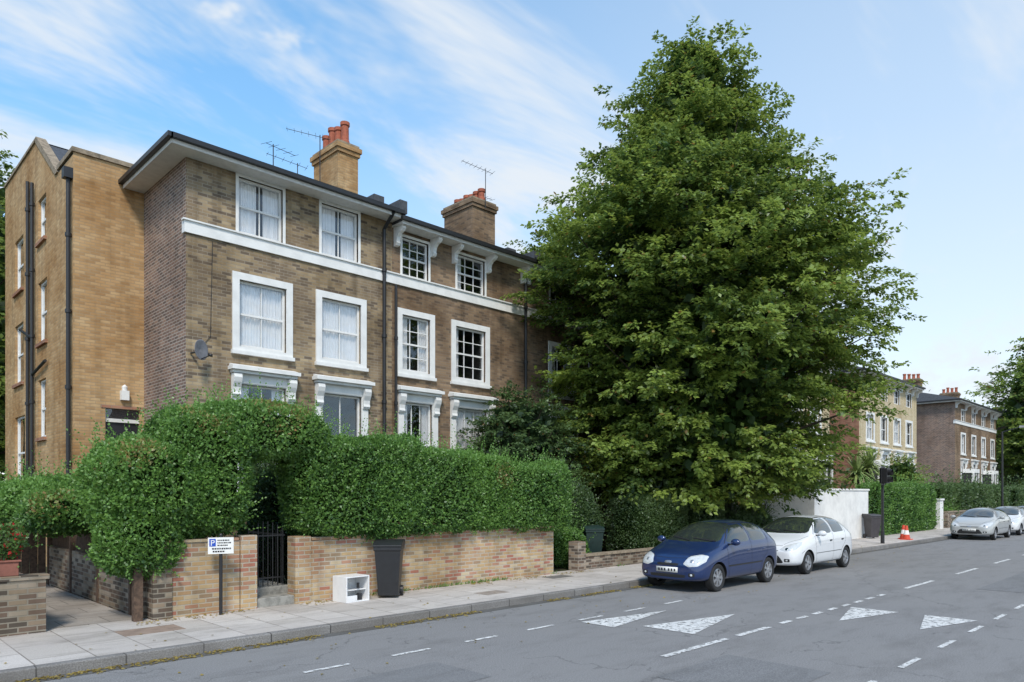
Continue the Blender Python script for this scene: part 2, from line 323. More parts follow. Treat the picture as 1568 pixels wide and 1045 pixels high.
# ---------------------------------------------------------------- ground
def surf(name,base,spk,patch,rough=.9,patchscale=.4,cracks=False,slab=None,joint=(.2,.19,.17),bumps=.3,slabvar=.78,worn=None,blot=.4):
    m,nt,out=newmat(name); L=nt.links.new
    b=N(nt,'ShaderNodeBsdfPrincipled'); b.inputs['Roughness'].default_value=rough; b.inputs['Specular IOR Level'].default_value=.25
    tc=N(nt,'ShaderNodeTexCoord')
    n1=N(nt,'ShaderNodeTexNoise'); n1.inputs['Scale'].default_value=60; n1.inputs['Detail'].default_value=2; L(tc.outputs['Object'],n1.inputs['Vector'])
    n2=N(nt,'ShaderNodeTexNoise'); n2.inputs['Scale'].default_value=patchscale; n2.inputs['Detail'].default_value=5; n2.inputs['Roughness'].default_value=.62; L(tc.outputs['Object'],n2.inputs['Vector'])
    m1=N(nt,'ShaderNodeMixRGB'); m1.inputs[1].default_value=c4(base); m1.inputs[2].default_value=c4(spk)
    r1=N(nt,'ShaderNodeMapRange'); r1.inputs[1].default_value=.4; r1.inputs[2].default_value=.65; L(n1.outputs['Fac'],r1.inputs[0]); L(r1.outputs[0],m1.inputs[0])
    cur=m1.outputs[0]
    if slab:
        t=N(nt,'ShaderNodeTexBrick'); t.inputs['Scale'].default_value=1; t.inputs['Brick Width'].default_value=slab[0]; t.inputs['Row Height'].default_value=slab[1]
        t.inputs['Mortar Size'].default_value=.009; t.inputs['Color1'].default_value=(1,1,1,1); t.inputs['Color2'].default_value=(slabvar,slabvar*.985,slabvar*.96,1); t.inputs['Mortar'].default_value=c4(joint)
        mp=N(nt,'ShaderNodeMapping'); mp.inputs['Rotation'].default_value=(0,0,slab[2]); L(tc.outputs['Object'],mp.inputs[0]); L(mp.outputs[0],t.inputs['Vector'])
        mm=N(nt,'ShaderNodeMixRGB',blend_type='MULTIPLY'); mm.inputs[0].default_value=1; L(cur,mm.inputs[1]); L(t.outputs['Color'],mm.inputs[2]); cur=mm.outputs[0]
    m2=N(nt,'ShaderNodeMixRGB'); m2.inputs[2].default_value=c4(patch)
    r2=N(nt,'ShaderNodeMapRange'); r2.inputs[1].default_value=.42; r2.inputs[2].default_value=.68; r2.inputs[4].default_value=.65; L(n2.outputs['Fac'],r2.inputs[0]); L(r2.outputs[0],m2.inputs[0]); L(cur,m2.inputs[1]); cur=m2.outputs[0]
    n5=N(nt,'ShaderNodeTexNoise'); n5.inputs['Scale'].default_value=2.3; n5.inputs['Detail'].default_value=6; n5.inputs['Roughness'].default_value=.72; mp5=N(nt,'ShaderNodeMapping'); mp5.inputs['Location'].default_value=(3,9,1); mp5.inputs['Scale'].default_value=(.35,1,1); L(tc.outputs['Object'],mp5.inputs[0]); L(mp5.outputs[0],n5.inputs['Vector'])
    r5=N(nt,'ShaderNodeMapRange'); r5.inputs[1].default_value=.48; r5.inputs[2].default_value=.70; r5.inputs[4].default_value=blot; L(n5.outputs['Fac'],r5.inputs[0])
    m5=N(nt,'ShaderNodeMixRGB',blend_type='MULTIPLY'); m5.inputs[2].default_value=(.5,.49,.47,1); L(r5.outputs[0],m5.inputs[0]); L(cur,m5.inputs[1]); cur=m5.outputs[0]
    vo=N(nt,'ShaderNodeTexVoronoi'); vo.inputs['Scale'].default_value=3.1; L(tc.outputs['Object'],vo.inputs['Vector'])
    sp_=N(nt,'ShaderNodeMapRange'); sp_.inputs[1].default_value=.05; sp_.inputs[2].default_value=.08; sp_.inputs[3].default_value=.35; sp_.inputs[4].default_value=0; L(vo.outputs['Distance'],sp_.inputs[0])
    m7=N(nt,'ShaderNodeMixRGB',blend_type='MULTIPLY'); m7.inputs[2].default_value=(.4,.4,.4,1); L(sp_.outputs[0],m7.inputs[0]); L(cur,m7.inputs[1]); cur=m7.outputs[0]
    if cracks:
        v=N(nt,'ShaderNodeTexVoronoi',feature='DISTANCE_TO_EDGE'); v.inputs['Scale'].default_value=.33
        ad=N(nt,'ShaderNodeVectorMath',operation='ADD'); sc=N(nt,'ShaderNodeVectorMath',operation='SCALE'); sc.inputs['Scale'].default_value=.9
        n3=N(nt,'ShaderNodeTexNoise'); n3.inputs['Scale'].default_value=2.0; n3.inputs['Detail'].default_value=5; L(tc.outputs['Object'],n3.inputs['Vector']); L(n3.outputs['Color'],sc.inputs[0])
        L(tc.outputs['Object'],ad.inputs[0]); L(sc.outputs[0],ad.inputs[1]); L(ad.outputs[0],v.inputs['Vector'])
        rr=N(nt,'ShaderNodeMapRange'); rr.inputs[1].default_value=0; rr.inputs[2].default_value=.007; rr.inputs[3].default_value=.5; rr.inputs[4].default_value=0; L(v.outputs['Distance'],rr.inputs[0])
        gate=mth(nt,'GREATER_THAN',n2.outputs['Fac'],.49); fa=mth(nt,'MULTIPLY',rr.outputs[0],gate)
        m3=N(nt,'ShaderNodeMixRGB'); m3.inputs[2].default_value=(.07,.07,.07,1); L(fa,m3.inputs[0]); L(cur,m3.inputs[1]); cur=m3.outputs[0]
    L(cur,b.inputs['Base Color'])
    bp=N(nt,'ShaderNodeBump'); bp.inputs['Strength'].default_value=bumps; bp.inputs['Distance'].default_value=.006; L(n1.outputs['Fac'],bp.inputs['Height']); L(bp.outputs[0],b.inputs['Normal'])
    if worn:
        n6=N(nt,'ShaderNodeTexNoise'); n6.inputs['Scale'].default_value=11; n6.inputs['Detail'].default_value=5; n6.inputs['Roughness'].default_value=.75; L(tc.outputs['Object'],n6.inputs['Vector'])
        r6=N(nt,'ShaderNodeMapRange'); r6.inputs[1].default_value=worn; r6.inputs[2].default_value=worn+.09; L(n6.outputs['Fac'],r6.inputs[0])
        tr=N(nt,'ShaderNodeBsdfTransparent'); mx=N(nt,'ShaderNodeMixShader'); L(r6.outputs[0],mx.inputs[0]); L(b.outputs[0],mx.inputs[1]); L(tr.outputs[0],mx.inputs[2]); L(mx.outputs[0],out.inputs[0])
    else: L(b.outputs[0],out.inputs[0])
    return m
M['asphalt']=surf('asphalt',(.185,.182,.18),(.285,.28,.278),(.235,.23,.225),cracks=True,patchscale=.35)
M['paving']=surf('paving_slabs',(.54,.50,.46),(.63,.59,.55),(.45,.41,.38),slab=(.9,.62,math.pi/2),joint=(.42,.40,.38),patchscale=.8,slabvar=.80,blot=.6)
M['kerb']=surf('kerb_stone',(.20,.19,.18),(.31,.30,.29),(.15,.14,.13),slab=(.92,3.0,0),joint=(.25,.25,.25),patchscale=1.5)
M['soil']=surf('soil_and_grass',(.05,.045,.025),(.06,.075,.03),(.04,.06,.02),patchscale=.6)
M['drive']=surf('driveway_concrete',(.38,.34,.30),(.44,.40,.36),(.24,.21,.18),slab=(.6,.6,0),joint=(.4,.4,.4),patchscale=.9,blot=.7)
M['marking']=surf('road_paint',(.66,.66,.64),(.76,.76,.74),(.42,.42,.42),patchscale=5,worn=.52)

def sheet(name,x0,x1,y0,y1,z,mat):
    mb=MB(); mb.poly([(x0,y0,z),(x1,y0,z),(x1,y1,z),(x0,y1,z)],mat)
    return mb.build(name)
KY=9.4
sheet('ground',-900,1600,-900,900,-.03,'soil')
sheet('road',-60,300,.8,KY,0,'asphalt')
mb=MB(); mb.box(-60,300,KY+.152,11.95,-.1,.12,'paving'); mb.build('pavement')
mb=MB(); mb.box(-60,300,KY,KY+.15,-.1,.125,'kerb'); mb.box(-60,300,.65,.8,-.1,.125,'kerb'); mb.build('kerb',bevel=.015)
mb=MB(); mb.box(-60,300,-3,.648,-.1,.12,'paving'); mb.build('pavement')
mb=MB(); mb.box(2.3,3.7,11.952,24,-.05,.124,'drive'); mb.build('driveway')
mb=MB(); mb.box(-30,2.3,11.96,60,-.05,.10,'soil'); mb.box(3.95,200,11.96,60,-.05,.10,'soil'); mb.build('garden_ground')
mb=MB(); mb.poly([(-60,KY-.2,.004),(300,KY-.2,.004),(300,KY,.004),(-60,KY,.004)],surf('gutter_asphalt',(.10,.10,.10),(.16,.155,.14),(.08,.07,.055),patchscale=1.2)); mb.build('road_gutter')
mb=MB(); mb.poly([(-60,5.9,.004),(5.5,5.9,.004),(5.5,6.9,.004),(-60,6.9,.004)],surf('asphalt_patch',(.155,.155,.158),(.25,.25,.25),(.19,.19,.19),patchscale=.7)); mb.poly([(18,3.0,.004),(46,3.0,.004),(46,4.0,.004),(18,4.0,.004)],mb.mats[0]); mb.poly([(6.8,3.3,.004),(8.4,3.3,.004),(8.4,4.6,.004),(6.8,4.6,.004)],mb.mats[0]); mb.build('road_repair')
mb=MB(); z=.008
def mk(pts): mb.poly([(x,y,z) for x,y in pts],'marking')
for k in range(26):
    x=-.8+1.22*k
    if x<11.5 : mk([(x,7.5),(x+.6,7.5),(x+.6,7.57),(x,7.57)])
for k in range(60):
    x=3+1.55*k; mk([(x,2.78),(x+.7,2.78),(x+.7,2.85),(x,2.85)])
mk([(7.7,5.05),(9.3,5.05),(9.3,5.15),(7.7,5.15)]); mk([(9.6,5.05),(10.6,5.05),(10.6,5.15),(9.6,5.15)])
for k in range(8): mk([(11.0+.62*k,5.06),(11.35+.62*k,5.06),(11.35+.62*k,5.15),(11.0+.62*k,5.15)])
for k in range(14): mk([(17+4*k,5.05),(19+4*k,5.05),(19+4*k,5.15),(17+4*k,5.15)])
mk([(8.85,6.75),(8.85,7.4),(10.8,7.08)]); mk([(9.25,5.6),(9.25,6.5),(11.3,6.05)])
mk([(13.5,4.15),(13.5,4.95),(11.9,4.55)]); mk([(13.5,2.98),(13.5,3.75),(12.0,3.4)])
mb.build('road_markings')
litter=leafmat('litter_leaf',(.10,.08,.03),(.40,.31,.09))
n=1900; P=np.stack([RS.uniform(0,14,n),KY-.02-np.abs(RS.normal(size=n))*.10,np.full(n,.012)],1)
P2=P.copy()[:700]; P2[:,0]=RS.uniform(3.5,14,700); P2[:,1]=11.62-np.abs(RS.normal(size=700))*.15; P2[:,2]=.132
P=np.concatenate([P,P2]); k=snoise(P*np.array([1,0,0]),1.3,4)>-.15; P=P[k]
P3=np.stack([RS.uniform(0,30,320),RS.uniform(7.0,11.6,320),np.full(320,.012)],1); P3[:,2]=np.where(P3[:,1]>KY,.132,.012); P=np.concatenate([P,P3])
leaf_mesh('fallen_leaves',P,np.c_[RS.normal(size=(len(P),2)),np.zeros(len(P))],np.tile([0,0,1.0],(len(P),1))+rvec(len(P),.3),.05,.035,RS.uniform(.3,.86,len(P)),litter)
n=900; wx_=np.concatenate([RS.uniform(3.9,5.2,150),RS.uniform(6.4,13,500),RS.uniform(13.8,24,250)]); k=snoise(np.stack([wx_,wx_*0,wx_*0],1),2.5,9)>.1; wx_=wx_[k]; n=len(wx_)
P=np.stack([wx_,11.66-np.abs(RS.normal(size=n))*.02,np.full(n,.12)],1); D=np.c_[RS.normal(size=n)*.4,-np.abs(RS.normal(size=n))*.5,np.ones(n)*.7]
leaf_mesh('weeds',P,D,rvec(n),RS.uniform(.04,.12,n),.02,RS.uniform(.2,.8,n),M['hedge_leaf'])
mb=MB(); mb.box(3.1,3.9,10.6,11.1,.119,.124,plain('manhole_iron',(.30,.22,.17),.8)); mb.build('manhole_cover')
mb=MB(); mb.box(12.2,12.9,11.0,11.4,.119,.124,plain('manhole_iron2',(.16,.15,.14),.8)); mb.build('manhole_cover')
mb=MB(); mb.box(9.3,9.9,10.1,10.5,.119,.124,plain('manhole_iron3',(.32,.27,.23),.8)); mb.build('manhole_cover')

# ---------------------------------------------------------------- houses
def wall(mb,u0,u1,z0,z1,ops,mat,depth=.14):
    us=sorted(set([u0,u1]+[o[0] for o in ops]+[o[1] for o in ops])); zs=sorted(set([z0,z1]+[o[2] for o in ops]+[o[3] for o in ops]))
    for i in range(len(us)-1):
        for j in range(len(zs)-1):
            cu=(us[i]+us[i+1])/2; cz=(zs[j]+zs[j+1])/2
            if any(o[0]<cu<o[1] and o[2]<cz<o[3] for o in ops): continue
            mb.poly([(us[i],0,zs[j]),(us[i+1],0,zs[j]),(us[i+1],0,zs[j+1]),(us[i],0,zs[j+1])],mat)
    for (a,b,c,d) in ops:
        for q in ([(a,0,c),(a,depth,c),(a,depth,d),(a,0,d)],[(b,0,c),(b,0,d),(b,depth,d),(b,depth,c)],[(a,0,d),(a,depth,d),(b,depth,d),(b,0,d)],[(a,0,c),(b,0,c),(b,depth,c),(a,depth,c)]): mb.poly(q,mat)
def window(mb,gb,a,b,c,d,cols=2,rows=1,curt=None,w0=.07,fr=.055):
    h=(c+d)/2
    mb.box(a,a+fr,w0,w0+.07,c,d,'white'); mb.box(b-fr,b,w0,w0+.07,c,d,'white'); mb.box(a+fr,b-fr,w0,w0+.07,d-fr,d,'white'); mb.box(a+fr,b-fr,w0,w0+.07,c,c+fr*1.3,'white')
    mb.box(a+fr,b-fr,w0+.005,w0+.06,h-.025,h+.025,'white')
    for k in range(1,cols):
        u=a+fr+(b-a-2*fr)*k/cols; mb.box(u-.012,u+.012,w0+.02,w0+.05,c+fr*1.3,d-fr,'white')
    for k in range(1,rows):
        for (q0,q1) in ((c+fr,h-.02),(h+.02,d-fr)):
            zz=q0+(q1-q0)*k/rows; mb.box(a+fr,b-fr,w0+.022,w0+.048,zz-.011,zz+.011,'white')
    gb.poly([(a+fr,w0+.036,c),(b-fr,w0+.036,c),(b-fr,w0+.036,d),(a+fr,w0+.036,d)],'glass')
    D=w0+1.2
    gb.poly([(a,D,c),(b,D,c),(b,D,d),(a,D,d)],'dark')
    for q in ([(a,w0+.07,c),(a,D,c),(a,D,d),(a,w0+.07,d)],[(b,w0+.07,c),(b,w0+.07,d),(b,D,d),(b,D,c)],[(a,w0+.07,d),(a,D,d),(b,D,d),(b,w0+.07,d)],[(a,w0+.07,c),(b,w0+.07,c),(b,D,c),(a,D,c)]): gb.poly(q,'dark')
    if curt:
        for (f0,f1,zc) in curt:
            n=26; u0=a+(b-a)*f0;u1=a+(b-a)*f1; z1=d-.02; z0=c+(d-c)*zc
            for k in range(n):
                ua=u0+(u1-u0)*k/n; ub=u0+(u1-u0)*(k+1)/n
                ya=w0+.11+.022*math.sin(k*1.9+f0*7)+.012*math.sin(k*.7); yb=w0+.11+.022*math.sin((k+1)*1.9+f0*7)+.012*math.sin((k+1)*.7)
                gb.poly([(ua,ya,z0),(ub,yb,z0),(ub,yb,z1),(ua,ya,z1)],'curtain')
def surround(mb,a,b,c,d,w=.17,p=.045,mat='white'):
    mb.box(a-w,a,-p,.03,c-.1,d+w,mat); mb.box(b,b+w,-p,.03,c-.1,d+w,mat); mb.box(a,b,-p,.03,d,d+w,mat); mb.box(a,b,-p,.03,c-.1,c,mat)
    mb.box(a-w-.03,b+w+.03,-p-.05,.02,c-.19,c-.102,mat)
def pediment(mb,a,b,d,zbase,w=.2,mat='white'):
    mb.box(a-w,a,-.06,.03,zbase,d+.02,mat); mb.box(b,b+w,-.06,.03,zbase,d+.02,mat); mb.box(a,b,-.045,.03,d,d+.022,mat)
    mb.box(a-w,b+w,-.062,.03,d+.022,d+.24,mat)
    mb.box(a-w-.03,b+w+.03,-.20,.03,d+.242,d+.31,mat)
    mb.box(a-w-.08,b+w+.08,-.28,.03,d+.312,d+.40,mat)
    mb.prism([(.0,d+.402),(-.25,d+.402),(-.02,d+.47)],a-w-.05,b+w+.05,mat,axis=0)
    for u in (a-w-.012,b+.012):
        prof=[(-.063,d+.22),(-.20,d+.22),(-.22,d+.13),(-.19,d+.02),(-.13,d-.10),(-.12,d-.2),(-.14,d-.27),(-.10,d-.33),(-.063,d-.33)]
        mb.prism(prof,u,u+w,mat,axis=0)
def eave_bracket(mb,u,z,s=.85,mat='white'):
    prof=[(0,z),(-.5*s,z),(-.52*s,z-.10*s),(-.44*s,z-.18*s),(-.30*s,z-.22*s),(-.20*s,z-.32*s),(-.17*s,z-.45*s),(-.20*s,z-.52*s),(-.15*s,z-.60*s),(-.05*s,z-.62*s),(0,z-.62*s)]
    mb.prism(prof,u-.06,u+.06,mat,axis=0)
def chimney(mb,x0,x1,y0,y1,z0,z1,npots,mat,ph=.6,rowaxis='y'):
    mb.box(x0,x1,y0,y1,z0,z1-.32,mat); mb.box(x0-.05,x1+.05,y0-.05,y1+.05,z1-.318,z1-.2,mat); mb.box(x0-.09,x1+.09,y0-.09,y1+.09,z1-.198,z1-.06,mat); mb.box(x0-.03,x1+.03,y0-.03,y1+.03,z1-.058,z1+.03,'cap')
    for k in range(npots):
        f=(k+.5)/npots
        px=(x0+x1)/2 if rowaxis=='y' else x0+(x1-x0)*f; py=y0+(y1-y0)*f if rowaxis=='y' else (y0+y1)/2
        h=ph*(.85+.3*rnd.random())
        mb.lathe([(.15,0),(.14,.1),(.12,.14),(.115,h-.12),(.145,h-.1),(.145,h),(.09,h),(.09,h-.3)],(px,py,z1+.03),'z',14,'pot')
def antenna(parent,x,y,z,h,rot,n=7):
    mb=MB(); mb.cyl((x,y,z),(x,y,z+h),.016,.014,6,'black')
    dx,dy=math.cos(rot),math.sin(rot)
    L=.95; mb.cyl((x-dx*.3,y-dy*.3,z+h-.1),(x+dx*L,y+dy*L,z+h+.08),.008,.008,5,'black')
    for k in range(n):
        t=-.28+1.2*k/(n-1); l=.20-.012*k; cx,cy,cz=x+dx*t,y+dy*t,z+h-.05+.13*t
        mb.cyl((cx-dy*l,cy+dx*l,cz),(cx+dy*l,cy-dx*l,cz),.005,.005,4,'black')
    return mb.build('antenna',parent)

Y0=17.0
def house(name,X0,X1,depth,zt,matF,matS,topw,midw,gndw,style='B',roof_over=.5,base=.1,curtA=False,cols=2,rows=1,band=True,leftwall=True,hip=False):
    root=empty(name); mb=MB(); tr=MB(); gb=MB()
    for q in (mb,tr,gb): q.T=lambda p:(p[0],Y0+p[1],p[2])
    tops=[(c-w/2,c+w/2,8.37,8.37+h) for (c,w,h) in topw]; mids=[(c-w/2,c+w/2,5.62,7.24) for (c,w) in midw]; gnds=[(c-w/2,c+w/2,2.3,4.72) for (c,w) in gndw]
    wall(mb,X0,X1,base,zt,tops+mids+gnds,matF)
    mb.T=lambda p:p
    if leftwall: mb.poly([(X0,Y0,base),(X0,Y0+depth,base),(X0,Y0+depth,zt),(X0,Y0,zt)],matS)
    mb.poly([(X1,Y0,base),(X1,Y0+depth,base),(X1,Y0+depth,zt),(X1,Y0,zt)],matS)
    mb.poly([(X0,Y0+depth,base),(X1,Y0+depth,base),(X1,Y0+depth,zt),(X0,Y0+depth,zt)],matS)
    for k,(a,b,c,d) in enumerate(tops):
        cu=[(0.02,.45,0),(.6,.98,0)] if curtA else ([(0,.25,0)] if k%2 else None)
        window(tr,gb,a,b,c,d,cols=cols,rows=rows,curt=cu)
        tr.box(a-.07,a,-.02,.05,c,d+.07,'white'); tr.box(b,b+.07,-.02,.05,c,d+.07,'white'); tr.box(a,b,-.02,.05,d,d+.07,'white')
    for k,(a,b,c,d) in enumerate(mids):
        cu=[(.01,.5,0),(.51,.99,0)] if curtA else ([(.0,.3,0),(.7,1,0)] if k%2==0 else [(.0,.2,0)])
        window(tr,gb,a,b,c,d,cols=cols,rows=rows,curt=cu); surround(tr,a,b,c,d)
    for k,(a,b,c,d) in enumerate(gnds):
        cu=[(.0,.25,0),(.75,1,0)] if k%2==0 else [(.02,.98,0.0)] if not curtA else None
        window(tr,gb,a,b,c,d,cols=cols,rows=1,curt=cu); pediment(tr,a,b,d,c-.2); tr.box(a-.2,b+.2,-.12,.03,c-.3,c-.202,'white')
    if band:
        tr.box(X0-.05 if leftwall else X0,X1,-.05,.04,8.06,8.33,'white'); tr.box(X0-.09 if leftwall else X0,X1,-.09,.04,8.331,8.366,'white')
        tr.T=lambda p:p
        if leftwall: tr.box(X0-.05,X0-.001,Y0+.04,Y0+.12,8.06,8.33,'white')
    tr.T=lambda p:p
    o=roof_over; lx=X0-(.48 if leftwall else 0); rx=X1
    tr.box(lx,rx,Y0-o,Y0+depth+.3,zt-.003,zt+.05,'soffit')
    tr.box(lx,rx,Y0-o-.02,Y0-o-.002,zt-.02,zt+.14,'soffit')
    if leftwall: tr.box(lx-.02,lx-.002,Y0-o,Y0+depth,zt-.02,zt+.14,'soffit')
    tr.box(lx-.06,rx,Y0-o-.13,Y0-o-.022,zt+.07,zt+.17,'black')
    if leftwall: tr.box(lx-.13,lx-.022,Y0-o-.13,Y0+depth,zt+.07,zt+.17,'black')
    if style=='B':
        tr.T=lambda p:(p[0],Y0+p[1],p[2])
        xs=[X0+.12]+[ (midw[i][0]+midw[i][1]/2+.08) for i in range(len(midw))]+[m[0]-m[1]/2-.08 for m in midw[1:]]+[X1-.12]
        for x in xs: eave_bracket(tr,x,zt-.005)
        tr.T=lambda p:p
    zr=zt+.19; yr=Y0+4.5; zp=zr+1.35
    hx=X0+3.5 if hip else X0
    A=(lx-.02,Y0-o-.1,zr);B=(rx,Y0-o-.1,zr);C=(rx,Y0+depth+.3,zr);D=(lx-.02,Y0+depth+.3,zr);P1=(hx,yr,zp);P2=(rx,yr,zp)
    mb.poly([A,B,P2,P1],'slate'); mb.poly([D,A,P1],'slate'); mb.poly([C,D,P1,P2],'slate')
    mb.box(lx,rx,Y0-o-.01,Y0+depth,zt+.06,zt+.185,'slate')
    mb.build('walls',root); tr.build('trim_and_windows',root); gb.build('glazing',root)
    return root
hA=house('brick_house',6.25,11.95,9,9.80,'brickA','brickS',[(8.05,1.14,1.36),(10.27,1.12,1.36)],[(8.1,1.22),(10.31,1.2)],[(8.1,1.2),(10.32,1.2)],style='A',curtA=True,hip=True)
hB=house('brick_house',11.95,17.35,9,9.66,'brickB','brickS',[(12.78,.95,1.12),(14.95,1.15,1.12)],[(12.80,1.02),(14.93,1.25)],[(12.86,1.05),(14.95,1.3)],leftwall=False,cols=3,rows=2)
hC=house('brick_house',17.35,22.9,9,9.66,'brickB','brickS',[(19.2,1.1,1.12),(21.5,1.1,1.12)],[(19.3,1.2),(21.5,1.2)],[(19.3,1.2),(21.5,1.2)],leftwall=False,cols=3,rows=2)
hD=house('brick_house',22.9,28.5,9,9.66,'brickB','brickS',[(24.5,1.1,1.12),(26.9,1.1,1.12)],[(24.5,1.2),(26.9,1.2)],[(24.5,1.2),(26.9,1.2)],leftwall=False,cols=3,rows=2)
hE=house('brick_house',34,43,9,9.5,'brickP','brickR',[(36,1.1,1),(38.5,1.1,1),(41,1.1,1)],[(36,1.2),(38.5,1.2),(41,1.2)],[(36,1.2),(38.5,1.2),(41,1.2)])
hF=house('brick_house',47.7,59.2,10,9.75,'brickP','brickR',[(49.6,1.1,1),(52.2,1.1,1),(54.8,1.1,1),(57.4,1.1,1)],[(49.6,1.2),(52.2,1.2),(54.8,1.2),(57.4,1.2)],[(49.6,1.2),(52.2,1.2),(54.8,1.2),(57.4,1.2)],band=False)
hG=house('brick_house',69.5,84,11,9.9,'brickB','brickS',[(72,1.1,1),(75.5,1.1,1),(79,1.1,1),(82.5,1.1,1)],[(72,1.2),(75.5,1.2),(79,1.2),(82.5,1.2)],[(72,1.2),(75.5,1.2),(79,1.2),(82.5,1.2)])
hH=house('brick_house',92,112,11,10.5,'brickR','brickS',[(95,1.1,1),(99,1.1,1),(103,1.1,1)],[(95,1.2),(99,1.2),(103,1.2)],[(95,1.2),(99,1.2),(103,1.2)])
for h,xs in ((hE,(36.2,40.6)),(hF,(50.0,55.2)),(hG,(73,80))):
    mb=MB()
    for x in xs:
        pr=[(x-1.3,17.0),(x-.8,16.2),(x+.8,16.2),(x+1.3,17.0)]
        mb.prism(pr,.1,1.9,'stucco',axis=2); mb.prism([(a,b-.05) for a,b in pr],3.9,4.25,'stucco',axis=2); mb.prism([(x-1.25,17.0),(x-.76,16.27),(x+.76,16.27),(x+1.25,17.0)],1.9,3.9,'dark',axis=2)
        for px,py in pr[1:3]+[(x,16.2)]: mb.box(px-.09,px+.09,py-.01,py+.17,1.9,3.9,'stucco')
    mb.build('bay_windows',h)
mb=MB(); chimney(mb,11.5,12.2,19.15,20.6,10.2,12.75,4,'brickE',.72)
mb.prism([(20.6,10.2),(21.6,10.2),(20.6,11.9)],11.5,12.2,'brickE',axis=0)
mb.build('chimney_stack',hA)
mb=MB(); mb.box(11.8,12.05,16.4,22,9.9,10.25,'slate'); mb.box(11.75,12.1,17.6,19,10.2,10.75,'slate'); mb.build('party_parapet',hA)
mb=MB(); chimney(mb,17.05,18.15,19.3,20.9,10.0,12.7,6,'brickB',.42); mb.build('chimney_stack',hB)
mb=MB(); mb.box(17.2,17.5,16.4,22,9.8,10.1,'slate'); mb.box(17.15,17.55,17.6,19.2,10.0,10.5,'slate'); mb.build('party_parapet',hB)
for (h,x) in ((hF,53.5),(hG,70.8),(hG,83),(hE,43.0),(hC,23)):
    mb=MB(); z_=12.3 if x!=23 else 12.0; chimney(mb,x-.5,x+.5,20,21.5,10,z_,4,'brickB',.5); mb.build('chimney_stack',h)
antenna(hA,10.75,18.9,10.2,2.35,2.6); antenna(hA,9.6,19.5,10.2,1.9,.4,5); antenna(hA,11.1,20.9,10.5,2.0,2.9,6)
antenna(hB,17.4,19.0,12.3,1.4,2.9,8); antenna(hB,18.3,20.4,12.0,1.5,.2,6)
def pipe(mb,x,y,z0,z1,r=.05):
    mb.cyl((x,y,z0),(x,y,z1),r,r,10,'black')
    z=z0+.8
    while z<z1: mb.cyl((x,y,z),(x,y,z+.09),r*1.45,r*1.45,10,'black'); z+=1.85
mb=MB(); pipe(mb,11.62,16.9,.1,9.5); mb.cyl((11.62,16.9,9.5),(11.62,16.45,9.85),.05,.05,8,'black'); mb.build('drainpipe',hA)
mb=MB(); pipe(mb,12.02,16.9,.1,8.0,.04); pipe(mb,17.32,16.9,.1,9.6); mb.build('drainpipe',hB)
mb=MB(); pts=[(6.45,16.98,5.3),(6.8,16.985,5.75),(6.85,16.985,8.0)]
for a,b in zip(pts[:-1],pts[1:]): mb.cyl(a,b,.006,.006,5,'black')
mb.build('cable',hA)
mb=MB(); mb.cyl((6.35,16.98,5.3),(6.4,16.75,5.3),.02,.02,6,'black'); mb.build('dish_arm',hA)
mb=MB(); mb.T=lambda p:(6.45+p[0]*.85-p[1]*.5,16.66+p[1]*.85+p[0]*.5,5.35+p[2]+.25*p[1]); mb.lathe([(.0,.06),(.10,.05),(.18,.02),(.235,-.02),(.22,-.02),(.0,.03)],(0,0,0),'y',24,plain('dish_grey',(.22,.22,.24),.5)); mb.cyl((0,0,-.22),(0,-.26,-.08),.012,.012,5,'black'); mb.box(-.03,.03,-.3,-.22,-.11,-.04,'black'); mb.build('satellite_dish',hA,smooth=True)
root=empty('side_extension_house'); mb=MB(); tr=MB(); gb=MB()
XE=4.65; YE=19.85
for q in (mb,tr,gb): q.T=lambda p:(p[0],YE+p[1],p[2])
wall(mb,XE,6.25,.1,10.35,[(5.35,6.15,2.2,4.2)],'brickE')
tr.box(5.35,6.15,.10,.14,2.2,3.86,plain('door_black',(.02,.02,.025),.35)); tr.box(5.35,6.15,.05,.12,3.862,3.95,'soffit'); gb.poly([(5.35,.08,3.95),(6.15,.08,3.95),(6.15,.08,4.2),(5.35,.08,4.2)],'glass'); gb.poly([(5.35,.13,3.95),(6.15,.13,3.95),(6.15,.13,4.2),(5.35,.13,4.2)],'dark')
tr.box(5.25,6.25,-.02,.03,4.201,4.28,'brickR')
tr.box(5.68,5.86,-.14,-.0,4.42,4.66,'white'); tr.lathe([(.06,0),(.07,.1),(.0,.16)],(5.77,-.07,4.66),'z',10,'white')
for q in (mb,tr,gb): q.T=lambda p:(XE+p[1],p[0],p[2])
sw=[(22.6,23.5,9.0,10.2),(22.5,23.5,6.2,7.9),(22.6,23.5,3.6,5.2),(25.4,26.6,8.2,9.8),(25.4,26.6,5.4,7.2),(25.2,26.6,2.2,4.4)]
wall(mb,YE,28.1,.1,10.3,sw,'brickE')
for s_ in sw:
    window(tr,gb,*s_,cols=1,curt=[(.0,.4,0)]); tr.box(s_[0]-.08,s_[1]+.08,-.07,.03,s_[2]-.09,s_[2]-.001,'brickR')
mb.poly([(21.3,0,10.3),(28.1,0,10.3),(28.1,0,11.95),(23.6,0,11.95)],'brickE')
mb.T=lambda p:p;tr.T=lambda p:p
mb.poly([(XE,28.1,.1),(6.25,28.1,.1),(6.25,28.1,11.95),(XE,28.1,11.95)],'brickE')
mb.poly([(9,21.3,.1),(9,28.1,.1),(9,28.1,11.95),(9,21.3,11.9)],'brickE')
mb.poly([(XE+.22,21.3,10.3),(9,21.3,10.3),(9,23.6,11.9),(XE+.22,23.6,11.9)],'slate'); mb.poly([(XE,23.6,11.93),(9,23.6,11.93),(9,28.1,11.93),(XE,28.1,11.93)],'slate')
